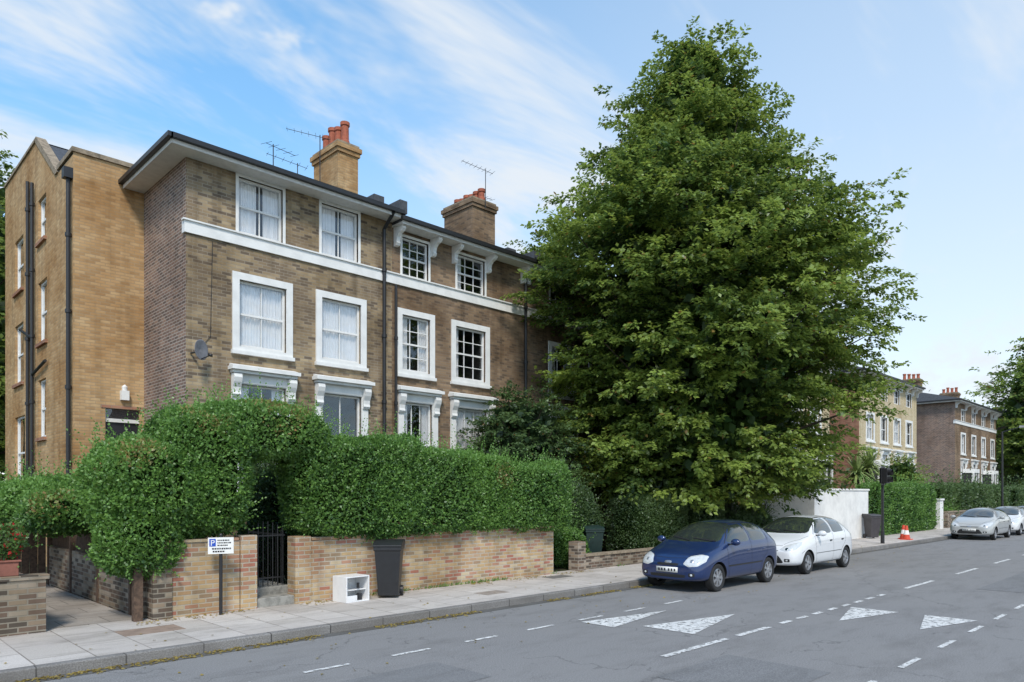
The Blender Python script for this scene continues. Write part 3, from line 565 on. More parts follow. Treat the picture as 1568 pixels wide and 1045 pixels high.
mb.poly([(XE,YE,10.33),(6.25,YE,10.33),(6.25,21.5,10.33),(XE,21.5,10.33)],'slate')
mb.box(XE-.04,6.25,YE-.05,YE+.2,10.35,10.46,'cap'); mb.box(XE-.04,XE+.2,YE+.2,21.3,10.35,10.46,'cap')
mb.prism([(21.25,10.3),(21.5,10.3),(23.7,11.9),(23.6,12.03)],XE-.04,XE+.2,'cap',axis=0)
mb.box(XE-.04,XE+.2,23.6,28.1,11.951,12.03,'cap')
pipe(tr,XE-.08,YE+.12,.1,9.7,.05); tr.box(XE-.2,XE,YE,YE+.22,9.7,9.95,'black'); pipe(tr,XE-.08,24.4,.1,11.0,.05); pipe(tr,XE-.08,23.85,.1,10.8,.045)
tr.cyl((XE-.08,24.1,6.5),(XE-.1,25.3,6.9),.04,.04,8,'black'); tr.cyl((XE-.08,22.3,5.6),(XE-.08,23.85,5.4),.04,.04,8,'black')
mb.build('walls',root); tr.build('pipes_and_frames',root); gb.build('glazing',root)

# ---------------------------------------------------------------- garden walls, gate etc
mb=MB()
mb.box(3.82,5.17,11.7,11.93,.0,1.28,'brickG'); mb.box(6.47,12.95,11.7,11.93,.0,1.22,'brickG')
mb.box(3.8,4.08,11.66,12.0,.0,1.15,'brickW')
mb.box(5.18,5.46,11.67,11.97,.0,1.36,'brickG'); mb.box(6.16,6.46,11.67,11.97,.0,1.3,'brickG')
mb.box(3.84,5.15,11.68,11.95,1.282,1.33,'brickG'); mb.box(6.48,12.97,11.68,11.95,1.222,1.275,'brickG')
mb.build('brick_garden_wall',bevel=.006)
mb=MB(); mb.box(5.3,6.3,11.72,12.1,.1,.27,'stone'); mb.box(5.3,6.3,12.1,12.5,.1,.40,'stone'); mb.box(5.4,6.25,12.5,17,.1,.42,'stone'); mb.build('stone_steps',bevel=.01)
mb=MB()
for k in range(8):
    x=5.52+.09*k; mb.cyl((x,12.15,.42),(x,12.15,1.45+.12*math.sin(k/7*3.14)),.009,.009,6,'black')
for z in (.55,1.3): mb.box(5.5,6.2,12.14,12.16,z,z+.025,'black')
for k in range(14):
    y=12.2+.1*k; mb.cyl((6.2,y,.42),(6.2,y,1.4),.008,.008,5,'black')
mb.box(6.19,6.21,12.2,13.6,1.3,1.33,'black'); mb.build('iron_gate')
mb=MB()
mb.box(3.72,3.92,12.02,18,.0,.95,'brickW'); mb.box(3.69,3.95,12.0,12.3,.0,1.3,'brickW'); mb.build('old_brick_wall')
mb=MB()
y=12.35
while y<18:
    w=.13; mb.box(3.78,3.81,y,y+w-.01,.952,1.6+rnd.uniform(-.04,.03),'wood'); y+=w
for yy in (12.4,14.2,16,17.8): mb.box(3.70,3.78,yy,yy+.1,.1,1.68,'wood')
mb.box(3.81,3.85,12.3,18,1.1,1.18,'wood'); mb.box(3.81,3.85,12.3,18,1.45,1.52,'wood'); mb.build('wooden_fence')
mb=MB(); x=-6
while x<3.7: mb.box(x,x+.14,18.2,18.23,.1,1.75+rnd.uniform(-.03,.03),'wood'); x+=.15
mb.build('wooden_fence')
mb=MB(); mb.box(3.55,3.68,11.72,11.85,.1,1.25,'wood'); mb.build('gate_post',bevel=.01)
mb=MB(); mb.box(-12,2.42,11.75,11.97,.0,.86,'brickW'); mb.box(2.2,2.46,11.97,16.5,.0,.80,'brickW'); mb.box(-12,2.46,11.73,11.99,.862,.93,'brickW'); mb.build('low_brick_wall',bevel=.006)
mb=MB(); tpl=plain('terracotta_planter',(.26,.10,.07),.8); mb.box(1.3,2.1,11.76,11.96,.932,1.12,tpl); mb.box(1.27,2.13,11.74,11.98,1.122,1.15,tpl); mb.build('planter',bevel=.008)
mb=MB(); mb.box(14.16,24,11.75,11.95,.0,.45,'brickW'); mb.box(14.16,24,11.72,11.98,.452,.51,'cap'); mb.box(13.85,14.15,11.68,12.0,.0,.85,'brickW'); mb.build('low_brick_wall',bevel=.006)
mb=MB(); mb.box(28.2,34,11.72,11.95,.0,2.2,'stucco'); mb.box(28.15,34.05,11.68,11.99,2.202,2.28,'stucco'); mb.box(28.2,28.42,11.951,17,.0,2.1,'stucco'); mb.build('white_rendered_wall',bevel=.01)
mb=MB(); mb.box(44.9,45.5,11.7,12.1,.0,1.7,'stucco'); mb.box(44.85,45.55,11.65,12.15,1.702,1.8,'stucco'); mb.build('white_gate_pier',bevel=.01)
mb=MB(); mb.box(46.5,100,11.75,11.97,.0,1.0,'brickW'); mb.box(46.5,100,11.72,12.0,1.002,1.07,'cap'); mb.build('brick_garden_wall')

# ---------------------------------------------------------------- foliage
prof=[(1.7,3.0),(2.9,4.4),(4.8,5.05),(7.3,5.5),(9.6,5.95),(11.6,4.8),(12.8,3.6),(14.1,2.65),(15.6,1.85),(16.9,1.15),(17.8,.3)]
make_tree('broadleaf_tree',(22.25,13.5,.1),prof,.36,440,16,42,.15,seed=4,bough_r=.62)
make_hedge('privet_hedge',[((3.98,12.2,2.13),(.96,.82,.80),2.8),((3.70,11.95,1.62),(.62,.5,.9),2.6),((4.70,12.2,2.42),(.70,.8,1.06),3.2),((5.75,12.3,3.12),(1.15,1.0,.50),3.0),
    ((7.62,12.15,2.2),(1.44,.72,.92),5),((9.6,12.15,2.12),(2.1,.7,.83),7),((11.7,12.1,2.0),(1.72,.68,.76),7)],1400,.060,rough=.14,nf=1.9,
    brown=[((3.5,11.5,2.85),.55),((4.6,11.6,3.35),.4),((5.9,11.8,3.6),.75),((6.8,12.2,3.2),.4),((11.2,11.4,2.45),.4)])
make_hedge('added_dark_shrub',[((7.1,14.2,1.5),(.8,.7,1.4),2.4)],500,.08,mat='dk_leaf',rough=.14,seed=61,tintoff=-.2)  # dark shrub added behind the gate so the arch opening reads dark
make_hedge('fence_shrub',[((3.2,14.5,1.75),(.6,1.0,.35),2.4),((3.4,17,1.9),(.9,1.0,.5),2.4)],900,.07,rough=.12,seed=8,brown=[((3.0,14,2.0),.5)])
make_hedge('red_flower_bush',[((1.75,11.95,1.38),(.42,.25,.24),2.2)],1100,.06,mat=leafmat('geranium_leaf',(.03,.07,.02),(.12,.22,.05),brown=(.6,.02,.02)),rough=.12,seed=12,core=.6,red=.12)
make_hedge('clipped_shrub',[((18.9,13.1,1.0),(1.35,.9,.98),4)],1000,.055,mat='dk_leaf',seed=5,tintoff=.1,rough=.1)
make_hedge('added_dark_shrub',[((15.6,13.6,1.3),(1.0,.9,1.15),2.4),((14.3,14.2,1.1),(.9,.8,1.0),2.2)],700,.07,mat='dk_leaf',rough=.16,seed=6)
make_hedge('added_dark_shrub',[((14.4,12.6,.65),(.6,.5,.55),2.2)],900,.06,rough=.12,seed=7)
make_hedge('laurel_shrub',[((21.5,13.2,.9),(1.3,.9,1.0),2.5),((24.5,13.0,.7),(1.6,.8,.8),2.4)],500,.10,mat='dk_leaf',rough=.16,seed=16)
make_tree('small_dark_tree',(15.5,15.3,.1),[(1.0,.9),(2.0,1.5),(3.2,1.75),(4.2,1.3),(4.9,.6),(5.1,.2)],.1,80,12,30,.10,mat='dk_leaf',seed=9,bough_r=.34,spray_len=.5)
make_hedge('box_hedge',[((39.8,12.3,1.3),(4.9,.6,1.28),7)],400,.10,mat='hedge_leaf',rough=.05,seed=22,tintoff=-.15)
make_hedge('garden_hedge',[((56,12.9,1.4),(9.5,.6,1.2),6),((76,12.9,1.4),(9.5,.6,1.2),6)],130,.18,mat='dk_leaf',rough=.15,seed=23,tintoff=.1)
make_hedge('added_dark_shrub',[((48.5,12.6,1.0),(1.2,.5,.6),2.3)],400,.10,rough=.14,seed=24,tintoff=.25)
tp=lambda s:[(1.8*s,2.5*s),(3*s,4*s),(5*s,4.6*s),(7.5*s,4.4*s),(10*s,3.4*s),(12*s,1.7*s),(13*s,.3*s)]
make_tree('broadleaf_tree',(91.5,13.0,.1),tp(1.5),.4,220,9,20,.34,seed=21,bough_r=1.0,spray_len=1.4,inner=25)
make_tree('broadleaf_tree',(112,9.5,.1),tp(1.0),.3,130,9,18,.34,seed=22,bough_r=.8,spray_len=1.2,inner=25)
make_tree('broadleaf_tree',(2.7,37,.1),[(2,4.5),(6,6.6),(10,6.9),(13,6.2),(15,5.0),(16.0,2.9),(16.5,.8)],.3,200,10,22,.22,seed=23,bough_r=.8,spray_len=1.1)
make_tree('small_garden_tree',(46.0,14,.1),[(1.2,.7),(2.2,1.1),(3.2,1.0),(3.9,.5),(4.2,.2)],.08,40,9,16,.13,seed=31,bough_r=.35,spray_len=.5)
make_tree('small_garden_tree',(30.5,14.5,.1),[(1.0,1),(2.0,1.6),(3.4,1.5),(4.2,.8),(4.6,.2)],.1,60,10,20,.12,mat='dk_leaf',seed=32,bough_r=.4,spray_len=.6)
make_hedge('distant_trees',[((150,30,4),(25,14,7),2.2),((190,5,5),(20,18,8),2.2),((60,45,3.5),(28,6,5),2.3)],7,.8,mat='dk_leaf',rough=1.2,seed=41,nf=.4,tintoff=.2,core=.9)
def spiky(name,loc,trunk,heads,n,L,col,seed=1,w=.04):
    root=empty(name,loc); r=random.Random(seed); mb=MB(); lm=plain(name+'_leaf',col,.5,noise=.25)
    for (hx,hy,hz) in heads:
        if trunk: mb.cyl((hx*.3,hy*.3,0),(hx,hy,hz),.1,.07,8,'bark')
        for k in range(n):
            th=r.uniform(0,6.28); el=r.uniform(-.35,1.45); p=Vector((hx,hy,hz)); d=Vector((math.cos(th)*math.cos(el),math.sin(th)*math.cos(el),math.sin(el))); s=Vector((-math.sin(th),math.cos(th),0)); l=L*r.uniform(.75,1.1)
            prev=None
            for j in range(6):
                f=j/5; q=p+d*l*f+Vector((0,0,-.55*l*f*f*math.cos(el))); ww=w*(1-f**2)+.003
                if prev: mb.poly([prev[0],prev[1],tuple(q+s*ww),tuple(q-s*ww)],lm)
                prev=(tuple(q-s*ww),tuple(q+s*ww))
    mb.build('fronds',root); return root
spiky('palm_tree',(39.9,13.8,.1),True,[(0,0,3.3),(1.0,.3,3.6),(-.9,.2,3.0)],130,1.35,(.24,.31,.10),seed=3,w=.05)
spiky('yucca_plant',(24.6,12.6,.1),False,[(0,0,.9),(1.2,.2,.8),(-1.0,.3,.8)],80,1.4,(.06,.085,.045),seed=4)

# ---------------------------------------------------------------- street furniture
def wheelie(name,x,y,rot,mat,s=1):
    root=empty(name,(x,y,.12)); root.rotation_euler=(0,0,rot); root.scale=(s,s,1); mb=MB()
    def ring(z,w,d,yo): return [(-w/2,-d/2+yo,z),(w/2,-d/2+yo,z),(w/2,d/2+yo,z),(-w/2,d/2+yo,z)]
    secs=[ring(.05,.42,.42,0),ring(.3,.45,.5,-.01),(ring(.88,.54,.62,-.03)),ring(.90,.58,.66,-.03),ring(.96,.58,.66,-.03)]
    i=mb.mi(mat)
    for q in secs: mb.v+=q
    for k in range(len(secs)-1):
        for j in range(4): mb.f.append((k*4+j,k*4+(j+1)%4,(k+1)*4+(j+1)%4,(k+1)*4+j)); mb.m.append(i)
    mb.f.append((3,2,1,0)); mb.m.append(i)
    mb.prism([(-.38,.965),(.33,.965),(.36,1.0),(.30,1.07),(-.2,1.04),(-.38,.99)],-.30,.30,mat,axis=0)
    mb.cyl((-.26,.36,1.0),(.26,.36,1.0),.02,.02,8,mat)
    for sx in (-.24,.24): mb.cyl((sx-.03,.22,.1),(sx+.03,.22,.1),.1,.1,16,'black'); mb.box(sx-.02,sx+.02,.28,.36,.9,1.02,mat)
    mb.build('bin_body',root,bevel=.012); return root
wheelie('wheelie_bin',7.83,11.22,math.radians(-42),'binp',.88)
wheelie('wheelie_bin',15.4,12.5,math.radians(-35),plain('bin_green',(.015,.035,.03),.5),.9)
wheelie('wheelie_bin',33.2,11.3,math.radians(-35),plain('bin_brown',(.06,.055,.06),.5),.9)
root=empty('white_cabinet',(7.06,11.3,.12)); root.rotation_euler=(0,0,math.radians(4)); mb=MB()
wm=plain('white_laminate',(.80,.80,.80),.35,noise=.04)
mb.box(-.25,-.23,-.2,.22,0,.46,wm); mb.box(.23,.25,-.2,.22,0,.46,wm); mb.box(-.229,.229,-.2,.22,.44,.46,wm); mb.box(-.229,.229,-.2,.22,.0,.02,wm); mb.box(-.229,.229,.20,.22,.02,.44,wm); mb.box(-.229,.229,-.12,.2,.20,.215,wm); mb.box(-.229,-.02,-.2,-.18,.02,.12,wm); mb.box(.02,.06,-.16,-.12,.24,.34,'black'); mb.cyl((.1,-.1,.02),(.1,-.1,.14),.05,.05,10,'black')
mb.build('carcass',root,bevel=.004)
root=empty('parking_sign',(4.75,11.45,.12)); root.rotation_euler=(0,0,math.radians(-22)); mb=MB(); mb.cyl((0,0,0),(0,0,1.28),.028,.028,12,'black'); mb.cyl((0,0,1.28),(0,0,1.3),.03,.02,12,'black')
mb.box(-.19,.19,-.042,-.03,.98,1.24,M['white']); mb.box(-.185,.185,-.0299,-.026,.985,1.235,plain('sign_back',(.3,.3,.3),.4))
blue=plain('sign_blue',(.02,.08,.45),.4,noise=.02); mb.box(-.17,-.075,-.046,-.0425,1.10,1.22,blue)
for (x0,x1,z,h) in ((-.05,.13,1.185,.02),(-.05,.15,1.145,.02),(-.05,.10,1.105,.02),(-.13,.15,1.05,.024),(-.12,.06,1.005,.024)):
    x=x0
    while x<x1: w=rnd.uniform(.012,.03); mb.box(x,min(x+w,x1),-.0455,-.0425,z,z+h,'black'); x+=w+.008
mb.build('post_and_plate',root)
cu=bpy.data.curves.new('letter','FONT'); cu.body='P'; cu.size=.13; cu.extrude=.0008; cu.align_x='CENTER'
to=bpy.data.objects.new('letter_p',cu); coll.objects.link(to); to.parent=root; to.location=(-.1225,-.0475,1.113); to.rotation_euler=(math.pi/2,0,0); cu.materials.append(M['white'])
root=empty('traffic_signal',(30.1,9.85,.12)); mb=MB(); mb.cyl((0,0,0),(0,0,2.95),.055,.05,14,'black'); mb.cyl((0,0,0),(0,0,.5),.075,.07,14,'black')
mb.box(-.17,.17,-.22,.06,2.35,2.95,'black'); mb.box(-.21,.21,-.03,-.01,2.28,3.02,'black')
for z in (2.5,2.78): mb.cyl((0,-.22,z),(0,-.36,z),.11,.115,16,'black',cap=False)
mb.build('pole_and_head',root,bevel=.01)
def cone(x,y,tilt):
    root=empty('traffic_cone',(x,y,.12)); root.rotation_euler=tilt; mb=MB(); org=plain('cone_red',(.62,.07,.03),.5,noise=.08)
    mb.box(-.2,.2,-.2,.2,0,.04,org); mb.lathe([(.15,.04),(.115,.22)],(0,0,0),'z',18,org); mb.lathe([(.115,.22),(.08,.40)],(0,0,0),'z',18,'white'); mb.lathe([(.08,.40),(.045,.6),(.03,.6)],(0,0,0),'z',18,org); mb.build('cone',root)
cone(33.3,9.95,(0,0,0)); cone(33.75,10.2,(0,0,.3))
def lamp(x,y,h):
    root=empty('street_lamp',(x,y,.12)); mb=MB(); mb.cyl((0,0,0),(0,0,1.2),.1,.09,12,'black'); mb.cyl((0,0,1.2),(0,0,h),.06,.045,12,'black'); mb.cyl((0,0,h),(0,-.9,h+.25),.035,.03,8,'black'); mb.box(-.12,.12,-1.5,-.85,h+.2,h+.32,plain('lamp_head_grey',(.4,.4,.4),.5)); mb.build('column',root,bevel=.01)
lamp(50.5,9.9,5.6)
# ---------------------------------------------------------------- cars
tyre=plain('tyre_rubber',(.02,.02,.02),.8,noise=.1); rim=plain('alloy',(.45,.46,.48),.3,metal=.7,noise=.05)
cglass=plain('car_glass',(.028,.036,.034),.04,noise=.05,spec=.9,coat=.8); trimb=plain('car_black_trim',(.018,.018,.018),.5,noise=.05)
lampm=plain('headlamp_clear',(.66,.68,.68),.12,metal=.1,noise=.10,nscale=20,coat=1); redl=plain('tail_red',(.3,.01,.01),.2,coat=1); plate=plain('number_plate',(.75,.75,.72),.5,noise=.03)
def make_car(name,X,Yc,L,W,H,col,style=0):
    root=empty(name,(X,Yc,0)); paint=plain(name+'_paint',col,.28,metal=.25 if sum(col)<1 else 0,noise=.02,coat=1,spec=.5)
    w=W/2; kx=L/3.6; kz=H/1.5
    S=[ (0.00,.28,.66,.52,.60,.45,.545,.25,.555,.56),
     (0.05,.24,.83,.60,.77,.62,.640,.38,.665,.675),
     (0.20,.22,.945,.70,.90,.76,.755,.50,.795,.815),
     (0.50,.21,.99,.81,.95,.84,.865,.55,.90,.925),
     (0.86,.20,1.0,.885,.965,.91,.945,.80,.985,1.01),
     (1.22,.20,1.0,.92,.975,.935,.985,.80,1.20,1.255),
     (1.58,.20,1.0,.935,.98,.94,.995,.745,1.385,1.435),
     (2.05,.20,1.0,.94,.98,.94,1.00,.735,1.435,1.495),
     (2.60,.20,1.0,.95,.98,.94,1.01,.73,1.43,1.495),
     (3.10,.21,.99,.955,.97,.925,1.01,.72,1.37,1.445),
     (3.40,.23,.97,.95,.94,.88,1.01,.70,1.16,1.24),
     (3.54,.26,.92,.90,.88,.80,.955,.60,.985,1.0),
     (3.60,.30,.84,.74,.80,.70,.80,.50,.82,.83)]
    if style==1:
        S=[(s[0],)+s[1:3]+(s[3]+.03*(s[0]<1.3),)+s[4:6]+(s[6]+.03*(s[0]<.9),s[7],s[8]+.025*(s[0]<.9),s[9]+.02*(s[0]<.9)) for s in S]
    V=[];F=[]
    for s in S:
        x,zb,wl,zsh,wsh,w6,z6,w7,z7,z8=s
        pts=[(0,zb),(.84*wl,zb),(.965*wl,zb+.07),(wl,zb+.32*(zsh-zb)),(.995*wl,zb+.75*(zsh-zb)),(wsh,zsh),(w6,z6),(w7,z7),(0,z8)]
        V+=[(x*kx,-p[0]*w,p[1]*kz) for p in pts]+[(x*kx,p[0]*w,p[1]*kz) for p in pts[-2:0:-1]]
    n=16
    for i in range(len(S)-1):
        for j in range(n): F.append((i*n+j,(i+1)*n+j,(i+1)*n+(j+1)%n,i*n+(j+1)%n))
    def cap(o,flip):
        for j in range(0,8):
            a=[o+j,o+j+1,o+(n-j-1)%n,o+(n-j)%n]
            a=[q for k,q in enumerate(a) if q not in a[:k]]
            F.append(tuple(a[::-1] if flip else a))
    cap(0,True); cap((len(S)-1)*n,False)
    me=bpy.data.meshes.new('b'); me.from_pydata(V,[],F); me.materials.append(paint); me.materials.append(trimb); me.update()
    ob=bpy.data.objects.new('body',me); coll.objects.link(ob)
    bm=bmesh.new(); bm.from_mesh(me); bmesh.ops.recalc_face_normals(bm,faces=bm.faces); bm.to_mesh(me); bm.free()
    sb=ob.modifiers.new('s','SUBSURF'); sb.levels=3; sb.render_levels=3
    wr=.295*kz; wx=[.70*kx,3.0*kx]; cuts=[]
    for x in wx:
        for sy in (-1,1):
            c=MB(); c.cyl((x,sy*(w-.25),wr),(x,sy*(w+.3),wr),wr+.045,wr+.05,40,trimb); co=c.build('cut'); co.data.materials.clear(); co.data.materials.append(paint); co.data.materials.append(trimb)
            co.data.polygons.foreach_set('material_index',[1]*len(co.data.polygons)); cuts.append(co)
            bmo=ob.modifiers.new('c','BOOLEAN'); bmo.object=co; bmo.operation='DIFFERENCE'; bmo.solver='EXACT'
    bpy.context.view_layer.update(); dg=bpy.context.evaluated_depsgraph_get()
    nm=bpy.data.meshes.new_from_object(ob.evaluated_get(dg)); ob.modifiers.clear(); ob.data=nm
    for p in nm.polygons: p.use_smooth=True
    try: nm.set_sharp_from_angle(angle=math.radians(35))
    except Exception as e: pass
    for c in cuts: bpy.data.objects.remove(c)
    ob.parent=root
    bvh=BVHTree.FromPolygons([v.co.copy() for v in nm.vertices],[tuple(p.vertices) for p in nm.polygons])
    mb=MB()
    def hit(mode,a,b):
        if mode=='L': o=Vector((a,-3,b));d=Vector((0,1,0))
        elif mode=='R': o=Vector((a,3,b));d=Vector((0,-1,0))
        elif mode=='F': o=Vector((-2,a,b));d=Vector((1,0,0))
        elif mode=='B': o=Vector((8,a,b));d=Vector((-1,0,0))
        else: o=Vector((a,b,4));d=Vector((0,0,-1))
        h,nr,_,_=bvh.ray_cast(o,d)
        if h is None: return None
        if nr.dot(d)>0: nr=-nr
        return h,nr
    def patch(mode,poly,mat,off=.004,rings=7,sub=6,rnd_=.18):
        P=[]
        k=len(poly)
        for i in range(k):
            a=Vector(poly[i-1]);b=Vector(poly[i]);c=Vector(poly[(i+1)%k])
            p0=b+(a-b)*rnd_;p1=b+(c-b)*rnd_
            for t in range(5):
                f=t/4; P.append((1-f)**2*p0+2*f*(1-f)*b+f*f*p1)
            nx=Vector(poly[(i+1)%k]); q1=nx+(b-nx)*rnd_
            for t in range(1,sub): P.append(p1+(q1-p1)*t/sub)
        cen=sum(P,Vector((0,0)))/len(P); grid=[]; m=len(P); mi=mb.mi(mat)
        for r in range(rings+1):
            f=r/rings if r else .001
            for p in P:
                q=cen+(p-cen)*f; h=hit(mode,q.x,q.y)
                if h is None: grid.append(None)
                else: grid.append(tuple(h[0]+h[1]*(off if r<rings else 0.0)))
        idx={}
        for i,g in enumerate(grid):
            if g is not None: idx[i]=len(mb.v); mb.v.append(g)
        for r in range(rings):
            for j in range(m):
                q=[r*m+j,r*m+(j+1)%m,(r+1)*m+(j+1)%m,(r+1)*m+j]
                if all(t in idx for t in q):
                    pts=[Vector(mb.v[idx[t]]) for t in q]
                    if max((pts[a]-pts[b]).length for a,b in ((0,1),(1,2),(2,3),(3,0)))<.45: mb.f.append(tuple(idx[t] for t in q)); mb.m.append(mi)
    def seam(mode,pts,mat=trimb,wd=.007,off=.0025):
        Q=[]
        for i in range(len(pts)-1):
            a=Vector(pts[i]);b=Vector(pts[i+1]); m=max(2,int((b-a).length/.04))
            for t in range(m): Q.append(a+(b-a)*t/m)
        Q.append(Vector(pts[-1])); prev=None
        for i,q in enumerate(Q):
            d=(Q[min(i+1,len(Q)-1)]-Q[max(i-1,0)]).normalized(); nn=Vector((-d.y,d.x))*wd/2
            ha=hit(mode,*(q+nn));hb=hit(mode,*(q-nn))
            if ha and hb:
                cur=(tuple(ha[0]+ha[1]*off),tuple(hb[0]+hb[1]*off))
                if prev: mb.poly([prev[0],prev[1],cur[1],cur[0]],mat)
                prev=cur
            else: prev=None
    X_=lambda x:x*kx; Z=lambda z:z*kz
    for s in 'LR':
        patch(s,[(X_(1.10),Z(1.015)),(X_(1.64),Z(1.365)),(X_(2.10),Z(1.40)),(X_(2.12),Z(1.01))],cglass,.005)
        patch(s,[(X_(2.19),Z(1.01)),(X_(2.17),Z(1.40)),(X_(2.62),Z(1.39)),(X_(2.86),Z(1.30)),(X_(2.93),Z(1.03))],cglass,.005)
        seam(s,[(X_(1.08),Z(.96)),(X_(1.10),Z(.5)),(X_(1.16),Z(.27)),(X_(2.10),Z(.26)),(X_(2.14),Z(.5)),(X_(2.145),Z(1.41))])
        seam(s,[(X_(2.10),Z(.26)),(X_(2.55),Z(.27)),(X_(2.66),Z(.55)),(X_(2.92),Z(.75)),(X_(2.98),Z(1.05))])
        seam(s,[(X_(.34),Z(.55)),(X_(.50),Z(.62))])
        seam(s,[(X_(1.06),Z(1.0)),(X_(1.62),Z(1.385)),(X_(2.1),Z(1.418)),(X_(2.62),Z(1.408)),(X_(2.95),Z(1.31)),(X_(3.0),Z(1.01))],wd=.012)
        seam(s,[(X_(1.1),Z(.52)),(X_(2.62),Z(.53))],wd=.03 if style==0 else .012,off=.006)
        for hx in (1.98,2.72): patch(s,[(X_(hx-.07),Z(.83)),(X_(hx+.08),Z(.835)),(X_(hx+.08),Z(.80)),(X_(hx-.07),Z(.795))],trimb if style else paint,.02,rings=3)
        patch(s,[(X_(1.08),Z(.20)),(X_(1.08),Z(.235)),(X_(2.6),Z(.235)),(X_(2.6),Z(.20))],trimb,.004,rings=3)
    patch('F',[(-.84*w,Z(1.03)),(-.72*w,Z(1.34)),(-.56*w,Z(1.415)),(0,Z(1.43)),(.56*w,Z(1.415)),(.72*w,Z(1.34)),(.84*w,Z(1.03)),(0,Z(1.02))],cglass,.005,rings=9,rnd_=.12)
    patch('B',[(-.72*w,Z(1.05)),(-.62*w,Z(1.36)),(.62*w,Z(1.36)),(.72*w,Z(1.05))],cglass,.005)
    for sg in (-1,1):
        if style==0: hl=[(sg*.44*w,Z(.60)),(sg*.52*w,Z(.755)),(sg*.76*w,Z(.80)),(sg*.92*w,Z(.77)),(sg*.935*w,Z(.66)),(sg*.82*w,Z(.565)),(sg*.60*w,Z(.545))]
        else: hl=[(sg*.44*w,Z(.64)),(sg*.58*w,Z(.75)),(sg*.90*w,Z(.84)),(sg*.94*w,Z(.77)),(sg*.88*w,Z(.65)),(sg*.65*w,Z(.60))]
        patch('F',hl,lampm,.008,rings=5)
        patch('F',[(sg*.60*w,Z(.62)),(sg*.60*w,Z(.70)),(sg*.70*w,Z(.70)),(sg*.70*w,Z(.62))],cglass if style else rim,.012,rings=3,rnd_=.3)
        patch('F',[(sg*.60*w,Z(.34)),(sg*.60*w,Z(.42)),(sg*.76*w,Z(.42)),(sg*.76*w,Z(.34))],trimb,.006,rings=3)
        patch('F',[(sg*.64*w,Z(.355)),(sg*.64*w,Z(.405)),(sg*.71*w,Z(.405)),(sg*.71*w,Z(.355))],lampm,.012,rings=3,rnd_=.3)
        patch('B',[(sg*.74*w,Z(.66)),(sg*.72*w,Z(.98)),(sg*.86*w,Z(.98)),(sg*.92*w,Z(.66))],redl,.008,rings=4)
        seam('T',[(X_(.16),sg*.52*w),(X_(.5),sg*.80*w),(X_(.85),sg*.88*w)])
    seam('T',[(X_(.13),-.5*w),(X_(.09),0),(X_(.13),.5*w)])
    seam('F',[(-.7*w,Z(1.04)),(-.05*w,Z(1.09))],wd=.02,off=.015); seam('F',[(-.0*w,Z(1.04)),(.6*w,Z(1.10))],wd=.02,off=.015)
    if style==0:
        patch('F',[(-.30*w,Z(.555)),(-.32*w,Z(.61)),(.32*w,Z(.61)),(.30*w,Z(.555))],trimb,.005,rings=3)
        patch('F',[(-.5*w,Z(.31)),(-.52*w,Z(.38)),(.52*w,Z(.38)),(.5*w,Z(.31))],trimb,.004,rings=3)
    else:
        patch('F',[(-.62*w,Z(.29)),(-.42*w,Z(.50)),(.42*w,Z(.50)),(.62*w,Z(.29))],trimb,.005,rings=4,rnd_=.1)
        patch('F',[(-.40*w,Z(.60)),(-.42*w,Z(.63)),(.42*w,Z(.63)),(.40*w,Z(.60))],trimb,.005,rings=3)
    patch('F',[(-.085,Z(.60)),(-.085,Z(.66)),(.085,Z(.66)),(.085,Z(.60))],rim,.010,rings=3,rnd_=.45)
    mb.box(-.018,-.006,-.26,.26,Z(.415),Z(.415)+.11,plate)
    for (a_,b_) in ((-.21,-.17),(-.14,-.10),(-.07,-.03),(.03,.07),(.10,.14),(.17,.21)): mb.box(-.0195,-.0181,a_,b_,Z(.44),Z(.44)+.055,'black')
    mb.build('trim_glass_lamps',root,smooth=True)
    mr=MB()
    for sg in (-1,1):
        mr.T=lambda p,sg=sg:(X_(1.20)+p[0]*.07,sg*(w+.10)+p[1]*.11,Z(1.03)+p[2]*.075)
        mr.lathe([(math.sin(math.pi*k/8)*(1 if k else .01),-math.cos(math.pi*k/8)) for k in range(9)],(0,0,0),'z',14,paint)
    mr.T=lambda p:p
    for sg in (-1,1): mr.box(X_(1.16),X_(1.22),min(sg*(w-.07),sg*(w+.05)),max(sg*(w-.07),sg*(w+.05)),Z(.97),Z(.995),trimb)
    mr.build('door_mirrors',root,smooth=True)
    mw=MB()
